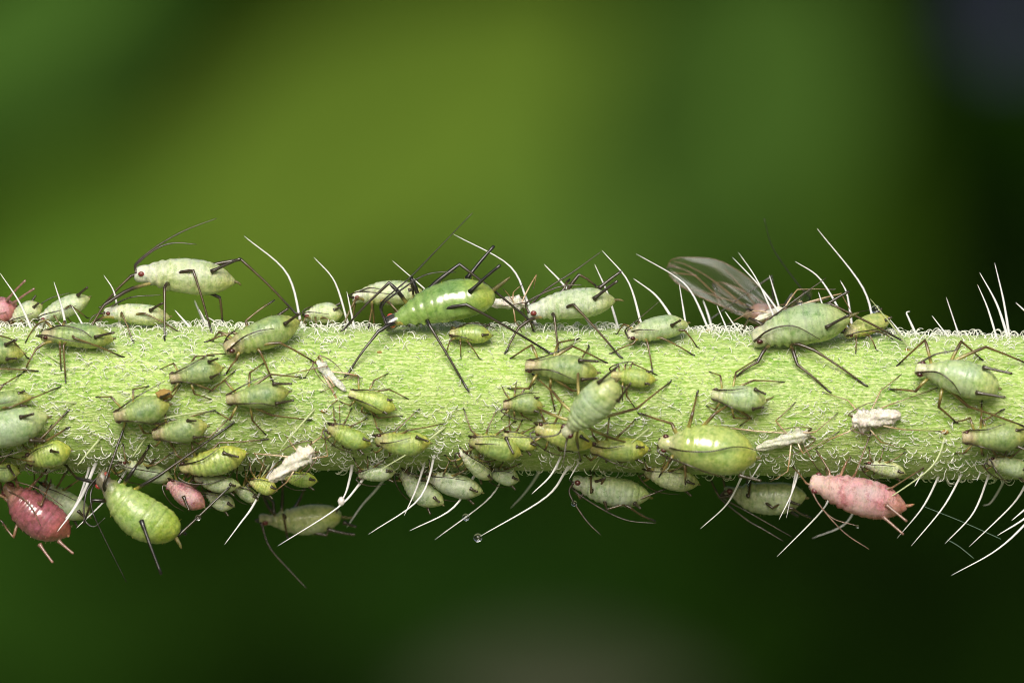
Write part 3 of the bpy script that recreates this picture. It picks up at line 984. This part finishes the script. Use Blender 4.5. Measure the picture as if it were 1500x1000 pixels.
aphid('small smooth lime aphid sheltering under the black-headed green aphid', (658,488), (721,492), 29, 'oval', 'lime', 'gloss', 'nymph', ant=[[(660,490),(675,493),(692,498)], [(661,480),(690,473),(718,478),(732,488)]])
aphid('slim yellow nymph on the bare stem beside a bent pinkish shed skin', (511,575), (580,599), 30, 'nymph', 'yellow', 'satin', 'nymph',
      legs=[((525,551),(508,549)), ((548,557),(566,548)), ((570,570),(596,583)), ((513,594),(499,588)), ((529,603),(541,606)), ((554,612),(587,609))],
      ant=[[(521,570),(540,571),(557,572)], [(517,583),(540,592),(563,604)]], clen=0.18)
aphid('plain yellow-green aphid lying nose-up between shed skin and bristle-crossed aphid', (480,626), (543,652), 30, 'oval', 'lime', 'satin', 'nymph')
aphid('green aphid crossed by a long pale bristle', (549,645), (631,650), 35, 'oval', 'lime', 'satin', 'nymph',
      ant=[[(550,647),(572,648),(602,641)]], corn=[((610,640),(627,646))], legs=[((598,630),(650,620)), ((584,626),(612,600))])
aphid('shaded olive aphid under the plain yellow-green one, facing a hanging bristle', (524,694), (579,690), 26, 'oval', 'dusk', 'gloss', 'nymph', y=-1.0, phi=-40)
aphid('greyish white aphid hanging head-up behind a pair of white bristles', (586,692), (648,740), 36, 'oval', 'white', 'waxy', 'nymph', y=-0.3, phi=-45)
aphid('powdery white aphid hanging next to the greyish head-up one', (624,697), (707,720), 37, 'oval', 'white', 'waxy', 'nymph', y=-0.6, phi=-50)
aphid('slim cream aphid pointing tail-down beneath a yellow-bellied one', (676,661), (719,701), 25, 'oval', 'pale', 'waxy', 'nymph')
aphid('yellow-bellied aphid with pale back and dark antenna along its flank', (688,643), (764,664), 37, 'oval', 'lime', 'satin', 'nymph', corn=[((741,641),(752,664))], ant=[[(690,646),(712,650),(732,651)]],
      legs=[((690,630),(680,600)), ((714,628),(728,598))])
aphid('translucent round-ended aphid in shade below the yellow-bellied one', (716,690), (761,702), 27, 'oval', 'pale', 'gloss', 'nymph', y=-0.6, phi=-45)
aphid('small yellowish aphid tucked behind the yellow-bellied one', (738,634), (786,656), 23, 'oval', 'yellow', 'satin', 'nymph')
aphid('bright yellow aphid lying under the reared-up banded green aphid', (784,626), (869,652), 34, 'oval', 'yellow', 'gloss', 'nymph', corn=[((851,639),(862,646))])
aphid('banded green aphid rearing its rump outward on stilted legs over the others', (826,637), (903,559), 52, 'adult', 'mint', 'gloss', 'nymph', y=-3.3, phi=22, tail_dy=-0.9, wave=1.7,
      legs=[((847,535),(863,508)), ((810,574),(782,549)), ((795,601),(781,590)), ((933,598),(981,560)), ((898,642),(950,656)), ((847,655),(851,674))],
      ant=[[(810,638),(770,640),(718,638)], [(829,651),(827,664),(825,682)]], corn=[((876,561),(905,536)), ((905,588),(924,561))], cauda=(909,553), thick=0.95)
aphid('broad flat green nymph on the bare stem touching the reared-up aphid', (769,535), (877,546), 41, 'nymph', 'green', 'satin', 'nymph',
      legs=[((779,505),(751,523)), ((818,502),(845,497)), ((839,507),(886,530)), ((775,569),(748,569)), ((806,570),(812,598)), ((838,572),(852,574))],
      ant=[[(772,526),(806,519),(852,498)], [(773,543),(806,542),(841,556)]], corn=[((852,556),(876,554)), ((848,528),(876,529))])
aphid('small green nymph below the broad flat one', (737,591), (796,592), 30, 'nymph', 'green', 'satin', 'nymph', ant=[[(739,583),(765,577),(790,575)]], clen=0.2)
aphid('small yellowish nymph by the rump of the reared-up aphid', (895,549), (961,557), 28, 'nymph', 'lime', 'satin', 'nymph', legs=[((906,535),(898,546)), ((926,532),(960,548)), ((918,580),(928,594))], clen=0.18)
aphid('lime aphid lying flat between the reared-up aphid and the plump glossy one', (864,656), (951,658), 36, 'oval', 'lime', 'satin', 'nymph', ant=[[(868,653),(890,656),(915,652)], [(866,664),(900,678),(930,687)]])
aphid('ringed whitish aphid hanging belly-out under the stem with folded legs', (838,706), (953,726), 47, 'oval', 'white', 'waxy', 'pale', y=-0.2, phi=-75, wave=2.0,
      legs=[((889,746),(976,715)), ((866,722),(866,690)), ((886,700),(868,726)), ((924,744),(957,762)), ((850,730),(838,705))],
      ant=[[(843,720),(885,747),(920,762),(960,766)], [(834,722),(850,750),(864,768),(880,783)]], corn=[((930,737),(938,744))])
aphid('greyish green aphid hanging in shade below the plump glossy one', (944,690), (1024,708), 35, 'oval', 'dusk', 'waxy', 'nymph', y=-0.7, phi=-50)
# --- right
aphid('plump glossy yellow-green aphid with a long antenna along its swollen side', (964,646), (1110,668), 70, 'plump', 'yellow', 'wet', 'nymph', phi=-12,
      ant=[[(975,654),(1000,660),(1040,661),(1081,654),(1120,662)], [(966,663),(1006,680),(1040,693),(1076,703)]],
      legs=[((984,620),(940,606)), ((980,676),(968,694)), ((1004,690),(1004,704))], corn=[((1083,696),(1114,704))], wave=0.5)
aphid('mint nymph alone in the middle of the bare stem, tail tip bent', (1042,577), (1124,588), 37, 'nymph', 'mint', 'satin', 'nymph',
      legs=[((1055,550),(1041,545)), ((1078,545),(1108,526)), ((1104,557),(1146,559)), ((1048,600),(1037,595)), ((1075,612),(1098,613)), ((1100,612),(1086,622))],
      ant=[[(1050,570),(1072,571),(1094,568)], [(1043,586),(1072,597),(1096,612)]], corn=[((1106,570),(1121,577)), ((1103,599),(1118,596))], cauda=(1134,580))
aphid('mint green aphid perched on the rim between two white bristles', (918,492), (1008,474), 37, 'oval', 'mint', 'satin', 'nymph', phi=48,
      legs=[((928,503),(896,517)), ((949,504),(956,544)), ((974,497),(1014,519)), ((1003,484),(1021,508))], ant=[[(918,489),(937,483),(965,484)], [(916,484),(930,472),(965,442)]],
      corn=[((984,477),(997,469))])
aphid('pale waxy aphid with twin dark cornicles near the pinkish shed skin on the rim', (772,456), (902,440), 47, 'oval', 'pale', 'waxy', 'pale', y=-1.0, phi=58,
      legs=[((760,480),(742,514)), ((812,464),(818,516)), ((840,446),(908,522)), ((848,402),(874,420),'f'), ((776,468),(781,484),'f'), ((826,424),(832,412),'f')],
      ant=[[(770,446),(800,424),(840,398),(880,369)], [(772,443),(808,424),(832,418),(852,417)]], corn=[((870,438),(904,412)), ((878,422),(909,398),'f')], cauda=(914,441))
aphid('large pale mint aphid with dark-tipped legs standing beside the winged one', (1101,494), (1245,466), 60, 'oval', 'mint', 'waxy', 'pale', y=-1.55, phi=46, wave=1.4,
      legs=[((1110,530),(1080,550)), ((1168,534),(1213,572)), ((1193,513),(1266,563)), ((1216,445),(1320,498),'f')],
      ant=[[(1102,497),(1122,486),(1144,478),(1168,479),(1201,497)], [(1101,483),(1153,448),(1210,407)]], corn=[((1210,480),(1243,462)), ((1208,448),(1243,427),'f')], cauda=(1258,458))
aphid('small yellow aphid with ringed dark eye by the tail of the large pale mint one', (1238,490), (1304,466), 31, 'oval', 'yellow', 'satin', 'nymph', phi=50)
aphid('translucent green aphid with glossy back and six arched legs on the bare stem', (1341,538), (1463,569), 53, 'adult', 'mint', 'gloss', 'nymph',
      legs=[((1355,498),(1317,533)), ((1408,500),(1436,525)), ((1444,508),(1506,533)), ((1341,573),(1306,570)), ((1375,596),(1399,617)), ((1418,595),(1500,624))],
      ant=[[(1343,526),(1370,519),(1398,513),(1411,506)], [(1338,542),(1372,545),(1394,559),(1407,578)]], corn=[((1440,538),(1482,547)), ((1430,575),(1472,582))])
aphid('flat green nymph with pink-beige head below the arched-leg translucent aphid', (1409,641), (1510,637), 41, 'nymph', 'green', 'satin', 'nymph',
      ant=[[(1420,630),(1445,629),(1473,620)], [(1411,649),(1440,655),(1477,667)]], legs=[((1421,612),(1400,618)), ((1440,616),(1468,600))])
aphid('small pale aphid with dark eye below the pink-headed nymph', (1448,673), (1510,691), 29, 'oval', 'mint', 'satin', 'nymph', ant=[[(1446,664),(1460,690),(1478,712)]])
aphid('rough rosy pink aphid hanging with pale bristles crossing it', (1186,706), (1328,746), 55, 'oval', 'pink', 'waxy', 'pink', y=-2.0, phi=15, wave=1.0, lump=0.008, thick=0.7,
      legs=[((1253,694),(1275,635)), ((1307,714),(1352,686)), ((1215,690),(1196,660))],
      ant=[[(1185,711),(1201,740),(1236,779),(1273,804)], [(1187,716),(1216,756),(1256,770)]], corn=[((1298,739),(1328,763)), ((1294,757),(1323,782))], cauda=(1339,738))
aphid('tiny pale aphid lying just above the rosy pink one', (1268,679), (1327,692), 24, 'oval', 'pale', 'satin', 'nymph')
aphid('shaded green aphid hanging under the stem with glossy flank beside the pink one', (1060,722), (1181,728), 52, 'plump', 'dusk', 'gloss', 'pale', y=0.9, phi=-65,
      legs=[((1132,744),(1160,722)), ((1096,728),(1100,700)), ((1162,745),(1186,757)), ((1054,728),(1040,700))], ant=[[(1056,730),(1094,761),(1120,776),(1147,792)], [(1058,728),(1100,752),(1160,786)]])
# --- the winged one behind the rim
winged = aphid('dark winged aphid half hidden behind the rim, clear veined wings spread', (1150,462), (1090,462), 34, 'oval', 'winged', 'gloss', 'adult', y=2.4, phi=75,
      legs=[((1131,404),(1043,466)), ((1160,430),(1180,470))], ant=[[(1155,455),(1186,440),(1170,418),(1133,365),(1119,320)], [(1156,452),(1190,446),(1230,470)]])
# --- shed skins
SK = dict(name='shed_skin', cat='shed skin', group='shed skins on the stem', pal_='shed', skin='shed', limb='shed', shape='shed', eyes=False, wave=0.4, thick=0.7)
aphid('crumpled white shed skin standing near the lower rim above shaded lime aphid', (459,657), (394,704), 27, lump=0.24, squash=0.6, y=-2.3, phi=10, legs=[((470,640),(476,622)), ((480,668),(476,640)), ((372,664),(392,690)), ((420,706),(400,722))], **SK)
aphid('thin bent pinkish shed skin lying beside the slim yellow nymph', (464,529), (506,573), 15, lump=0.12, squash=0.8,
      legs=[((468,520),(447,552)), ((480,536),(422,548)), ((490,566),(470,574)), ((526,550),(492,558)), ((497,590),(498,620)), ((494,586),(482,595))], **SK)
aphid('stretched greyish shed skin between the plump aphid and the white papery skin', (1187,634), (1107,657), 22, lump=0.22, squash=0.55,
      legs=[((1136,616),(1164,590)), ((1050,624),(1020,640)), ((1195,632),(1226,605)), ((1176,664),(1228,632)), ((1154,690),(1130,704)), ((1190,675),(1200,690))], **SK)
aphid('white papery shed skin with dark rear and brown legs below the arched-leg aphid', (1248,617), (1320,607), 31, lump=0.26, squash=0.6,
      legs=[((1242,586),(1206,574)), ((1290,572),(1319,549)), ((1305,592),(1372,568)), ((1323,629),(1378,631)), ((1290,647),(1325,657)), ((1216,643),(1196,656))], **SK)
aphid('pinkish shed skin lodged on the rim behind the black-headed aphid tail', (770,444), (716,446), 24, lump=0.12, squash=0.9, y=-0.1, phi=70,
      legs=[((786,402),(782,422)), ((752,428),(764,418)), ((748,436),(738,424)), ((755,470),(764,486))], **SK)
aphid('white shed skin with wiry bleached legs tangled behind the large pale mint aphid', (1152,452), (1104,470), 18, lump=0.14, squash=0.8, y=0.3, phi=70,
      legs=[((1104,455),(1068,474)), ((1168,424),(1222,424)), ((1180,446),(1212,438)), ((1232,430),(1250,462))], **SK)


# ------------------------------------------------------------------ wings of the winged aphid
wm = np.array(winged.matrix_world); wm[:3, 3] /= S
winv = np.linalg.inv(wm)
def wing(top, bot, y0, y1, veins):
    n = 26
    a = catmull([np.array(p, float) for p in top], n)
    b_ = catmull([np.array(p, float) for p in bot], n)
    V, F = [], []
    m = 9
    for i in range(n):
        for k in range(m):
            u = k / (m - 1)
            q = a[i] * (1 - u) + b_[i] * u
            yy = y0 + (y1 - y0) * i / (n - 1) + 0.10 * math.sin(u * 7 + i * 0.2) + 0.25 * u
            V.append(P(q[0], q[1], yy))
    V = np.array(V)
    for i in range(n - 1):
        for k in range(m - 1):
            F.append((i * m + k, i * m + k + 1, (i + 1) * m + k + 1, (i + 1) * m + k))
    mb = Mesh(); mb.add(V, F, (0.7, 0.7, 0.7))
    w = mb.build('wing', M_wing, winged, winv)
    rim = V.reshape(n, m, 3)
    edge = np.concatenate([rim[:, 0], rim[-1, 1:-1], rim[::-1, m - 1]])
    v, f, _ = tube(edge, 0.011, 4)
    m2 = Mesh(); m2.add(v, f, lin((120, 96, 76)))
    m2.build('wing_margin', M_limb, w, winv)
    vr = 0.017
    for vn in veins:
        pts = []
        for (fi, u) in vn:
            i = fi * (n - 1)
            j = min(int(i), n - 2)
            q0 = V[j * m + int(round(u * (m - 1)))]
            q1 = V[(j + 1) * m + int(round(u * (m - 1)))]
            pts.append(q0 + (q1 - q0) * (i - j) + np.array([0, -0.012, 0]))
        v, f, _ = tube(catmull(pts, 14), np.linspace(vr, vr * 0.4, 14), 5)
        m2 = Mesh(); m2.add(v, f, lin((120, 92, 70)))
        m2.build('vein', M_limb, w, winv)
wing([(1140,452),(1124,432),(1098,408),(1054,382),(1010,377),(985,380),(977,392)], [(1138,462),(1110,462),(1076,455),(1032,437),(1005,424),(985,408),(977,394)], 2.2, 2.9,
     [[(0,1),(.3,1),(.6,1),(.85,.95)], [(0,.8),(.3,.8),(.55,.82),(.7,.95)], [(.30,.8),(.5,.45),(.68,.25),(.82,.12)], [(.42,.82),(.62,.5),(.8,.35),(.93,.3)], [(.18,.8),(.33,.4),(.46,.15)], [(.6,.5),(.78,.62),(.88,.75)]])
wing([(1140,456),(1112,440),(1085,424),(1060,414),(1044,414)], [(1138,464),(1110,466),(1080,460),(1055,445),(1044,418)], 2.7, 3.4,
     [[(0,0),(.4,0),(.8,.05)], [(0,.5),(.4,.5),(.8,.5)]])
wing([(1152,456),(1168,440),(1178,428),(1185,424)], [(1150,464),(1170,462),(1184,446),(1188,428)], 3.0, 5.0, [[(0,0),(.4,0),(.8,.05)]])

# ------------------------------------------------------------------ dew drops, crumbs, silk
def ball(name, c, r, m, label, cat, group=None, lump=0.0, seed=1, sq=(1, 1, 1)):
    g = np.random.default_rng(seed)
    ph = g.uniform(0, 6.28, 4)
    U, Fc = [], []
    ne, nk = 13, 18
    for i in range(ne):
        th = math.pi * i / (ne - 1)
        for k in range(nk):
            a = 2 * math.pi * k / nk
            q = r * (1 + lump * (math.sin(3 * a + ph[0] + 2 * th) * math.sin(4 * th + ph[1]) + 0.6 * math.sin(7 * a + 5 * th + ph[2])))
            U.append(c + q * np.array([math.sin(th) * math.cos(a) * sq[0], math.sin(th) * math.sin(a) * sq[1], math.cos(th) * sq[2]]))
    Fc = [(i * nk + k, (i + 1) * nk + k, (i + 1) * nk + (k + 1) % nk, i * nk + (k + 1) % nk) for i in range(ne - 1) for k in range(nk)]
    M = np.eye(4); M[:3, 3] = c - np.array([0, 0, r])
    mb = Mesh(); mb.add(np.array(U), Fc, (0.9, 0.9, 0.9))
    o = mb.build(name, m, None, np.linalg.inv(M))
    o.location = tuple(M[:3, 3] * S)
    tag(o, label, cat, group)
    return o
DG = 'water drops on bristles and legs'
ball('water_drop', P(290,758,-1.95), 0.085, M_water, 'tiny water drop on the leg near the tail of the hanging lime-green aphid', 'water drop', DG)
ball('water_drop', on_hair(681,760), 0.11, M_water, 'tiny water drop strung midway on a hanging white bristle', 'water drop', DG)
ball('water_drop', on_hair(703,785), 0.13, M_water, 'water drop at the very tip of the longest hanging bristle', 'water drop', DG)
ball('water_drop', P(841,737,-0.35), 0.09, M_water, 'bright water drop on the antenna of the ringed whitish aphid', 'water drop', DG)
ball('water_drop', P(1283,453,-0.3), 0.13, M_water, 'water drop on the back of the small yellow aphid with ringed eye', 'water drop', DG)
ball('water_drop', P(1172,443,-0.2), 0.075, M_water, 'water drop among the bleached legs behind the large pale mint aphid', 'water drop', DG)
ball('water_drop', P(1256,771,-1.6), 0.05, M_water, 'minute water drop on the antenna end of the rosy pink aphid', 'water drop', DG)
ball('water_drop', P(687,513,-2.0), 0.06, M_water, 'minute water drop on the bare stem below the black-headed aphid', 'water drop', DG)
M_grain = hair_material('pale_grain', (0.85, 0.82, 0.8), 0.3)
ball('pollen_grain', on_hair(498,734), 0.10, M_grain, 'white grain stuck on a hanging bristle above the olive aphid', 'grain', None, 0.1, 5, (1, 1, 1.3))
def on_stem(px, py, dy=0.0):
    return P(px, py, surf_y((px, py)) - dy)
CG = 'brown crumbs stuck to the stem'
ball('plant_crumb', P(241,577,-2.75), 0.19, M_crumb, 'brown husk crumb riding on the rear of a green nymph', 'crumb', CG, 0.22, 2, (1.2, 0.6, 0.7))
for i, (px, py, r, l) in enumerate([
        (556,516,.05,'brown speck on the stem beside the front foot of the black-headed aphid'),
        (474,602,.06,'brown crumb on the stem near the slim yellow nymph'), (1330,512,.06,'brown scar at the root of the green bristle by the small yellow aphid'),
        (1384,632,.08,'brown crumb on the foot of the white papery shed skin'), (1037,484,.06,'brown patch on the rim near the mint green aphid'),
        ]):
    ball('plant_crumb', on_stem(px, py, 0.01), r, M_crumb, l, 'crumb', CG, 0.2, 10 + i, (1.5, 0.6, 0.8))
def thread(pts, label):
    c = catmull([P(*p) for p in pts], 20)
    M = np.eye(4); M[:3, 3] = c[0]
    v, f, _ = tube(c, 0.008, 4)
    mb = Mesh(); mb.add(v, f, (0.5, 0.6, 0.5))
    o = mb.build('silk_thread', M_silk, None, np.linalg.inv(M))
    o.location = tuple(M[:3, 3] * S)
    tag(o, label, 'silk thread', 'silk threads between bristles')
thread([(1355,742,-0.2),(1410,764,-0.2),(1466,789,-0.2)], 'fine silk thread slung between the hanging bristles, upper one')
thread([(1388,790,-0.1),(1405,800,-0.1),(1426,817,-0.1)], 'short silk thread low between two hanging bristles')


# ------------------------------------------------------------------ the garden far behind, thrown out of focus by the lens
def leaf(px, py, dist, length, width, rot, c, label, tilt=-25, yaw=0, cup=0.12, name='background_leaf', cat='leaf', group='leaves far behind the stem'):
    """a leaf blade of given pixel size at its distance; rot = direction of the tip in the picture"""
    k = PX * (D + dist) / D
    L, W = length * k, width * k
    n, m = 22, 9
    V, Fq = [], []
    for i in range(n):
        t = i / (n - 1)
        w = W * 0.5 * (math.sin(math.pi * t ** 0.85) ** 0.8 if 0 < t < 1 else 0.01)
        for j in range(m):
            u = j / (m - 1) * 2 - 1
            V.append((L * (t - 0.5), w * u, cup * W * (u * u) - 0.10 * L * (2 * t - 1) ** 2 + 0.012 * W * math.sin(18 * t) * abs(u)))
    nv = len(V)
    V += [(x, y, z - 0.6) for x, y, z in V]
    for i in range(n - 1):
        for j in range(m - 1):
            q = (i * m + j, (i + 1) * m + j, (i + 1) * m + j + 1, i * m + j + 1)
            Fq.append(q); Fq.append(tuple(nv + v for v in reversed(q)))
    V = np.array(V)
    mb = Mesh(); mb.add(V, Fq, c)
    o = mb.build(name, leaf_material(name, c, 0.5, 25), None, None)
    c0 = P(px, py, dist)
    o.location = tuple(c0 * S)
    # blade normal (+z) turned to face the camera, tilted to the sky
    Mx = Matrix.Rotation(math.radians(yaw), 4, 'Z') @ Matrix.Rotation(math.radians(90 + tilt), 4, 'X') @ Matrix.Rotation(math.radians(rot), 4, 'Z')
    o.rotation_euler = Mx.to_euler()
    tag(o, label, cat, group)
    # stalk and midrib
    v, f, _ = tube(catmull([(-L * 0.75, 0, -0.16 * L), (-L * 0.5, 0, -0.09 * L), (0, 0, 0.5), (L * 0.48, 0, -0.09 * L)], 14), np.linspace(0.02, 0.006, 14) * W, 6)
    m2 = Mesh(); m2.add(v, f, c)
    r = m2.build('midrib', o.data.materials[0], o)
    return o
def G(c):  # background tones: lit and shaded look put into the base colours
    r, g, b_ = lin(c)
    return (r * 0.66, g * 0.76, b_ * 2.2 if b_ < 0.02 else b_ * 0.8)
leaf(560, 210, 1900, 900, 420, 38, G((86,104,17)), 'broad bright olive leaf blurred behind the middle of the stem', tilt=-22)
leaf(230, 430, 2100, 800, 420, 25, G((78,102,15)), 'broad mid green leaf blurred behind the high-standing whitish aphid', tilt=-22)
leaf(1080, 140, 1950, 620, 400, 70, G((58,80,14)), 'rounded fresh green leaf blurred above the winged aphid', tilt=-22)
leaf(50, 40, 2300, 560, 260, 40, G((62,88,16)), 'small green leaf blurred high above the rim, next to deep shade', tilt=-22)
leaf(830, 260, 2300, 640, 360, 95, G((76,98,18)), 'dull green leaf blurred behind the long free antenna', tilt=-18)
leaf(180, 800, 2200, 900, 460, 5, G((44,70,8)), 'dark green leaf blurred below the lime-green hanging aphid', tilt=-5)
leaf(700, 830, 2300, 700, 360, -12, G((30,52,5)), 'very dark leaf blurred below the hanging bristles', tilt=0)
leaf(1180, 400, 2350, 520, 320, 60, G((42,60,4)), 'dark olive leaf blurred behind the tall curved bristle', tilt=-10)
leaf(1505, 5, 1800, 170, 130, 30, G((58,50,80)), 'greyish violet petal blurred against dark undergrowth', tilt=-15, name='background_petal', cat='petal', group='petals far behind the stem')
leaf(830, 1035, 1800, 440, 150, 0, G((72,68,56)), 'greyish pink petal blurred beneath the very dark leaf', tilt=-15, name='background_petal', cat='petal', group='petals far behind the stem')

# dense growth closing the view, its shade put into the colour, and the bank
def undergrowth():
    g = np.random.default_rng(21)
    V, Fq = [], []
    for i in range(5200):
        c = np.array([g.uniform(-1500, 1500), g.uniform(2700, 3400), g.uniform(-1000, 1300)])
        L = g.uniform(40, 90); W = L * g.uniform(0.4, 0.6)
        a = unit(g.normal(size=3) + np.array([0, -0.3, -0.2])); nr = unit(np.cross(a, g.normal(size=3)))
        s = np.cross(a, nr)
        b0 = len(V)
        for t, w in ((0, 0.02), (.3, .45), (.6, .5), (1, .02)):
            V.append(c + a * L * (t - .5) + s * W * w + nr * L * 0.1 * math.sin(3 * t)); V.append(c + a * L * (t - .5) - s * W * w + nr * L * 0.1 * math.sin(3 * t))
        for k in range(3):
            Fq.append((b0 + 2 * k, b0 + 2 * k + 1, b0 + 2 * k + 3, b0 + 2 * k + 2))
    mb = Mesh(); mb.add(np.array(V), Fq, (0.05, 0.1, 0.02))
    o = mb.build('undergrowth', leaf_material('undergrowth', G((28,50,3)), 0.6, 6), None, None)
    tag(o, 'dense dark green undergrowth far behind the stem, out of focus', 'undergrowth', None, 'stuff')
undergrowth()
def bank():
    V, Fq = [], []
    n = 60
    prof = [(1500, -640), (1900, -700), (2900, -800), (3400, -300), (3500, 900), (3800, 1700), (5200, 1900)]
    for i in range(n):
        x = -4000 + 8000 * i / (n - 1)
        for j, (yy, zz) in enumerate(prof):
            V.append((x, yy + 60 * math.sin(i * 1.7 + j), zz + 50 * math.sin(i * 0.9 + j * 2)))
    m = len(prof)
    for i in range(n - 1):
        for j in range(m - 1):
            Fq.append((i * m + j, (i + 1) * m + j, (i + 1) * m + j + 1, i * m + j + 1))
    mb = Mesh(); mb.add(np.array(V), Fq, (0.05, 0.08, 0.02))
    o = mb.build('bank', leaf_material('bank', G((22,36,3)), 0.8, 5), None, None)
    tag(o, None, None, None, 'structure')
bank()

def fill_ground():  # unseen sheet added below to bounce fill light up at the stem
    V, Fq = [], []
    n, m = 40, 30
    for i in range(n):
        for j in range(m):
            V.append((-4000 + 8000 * i / (n - 1), -5000 + 6600 * j / (m - 1), -600 + 14 * math.sin(i * 1.3 + j) + 10 * math.sin(j * 2.1)))
    for i in range(n - 1):
        for j in range(m - 1):
            Fq.append((i * m + j, (i + 1) * m + j, (i + 1) * m + j + 1, i * m + j + 1))
    mb = Mesh(); mb.add(np.array(V), Fq, (0.3, 0.3, 0.2))
    o = mb.build('ground', leaf_material('dry_ground', (0.15, 0.17, 0.08), 0.9, 4), None, None)
    tag(o, None, None, None, 'structure')
fill_ground()
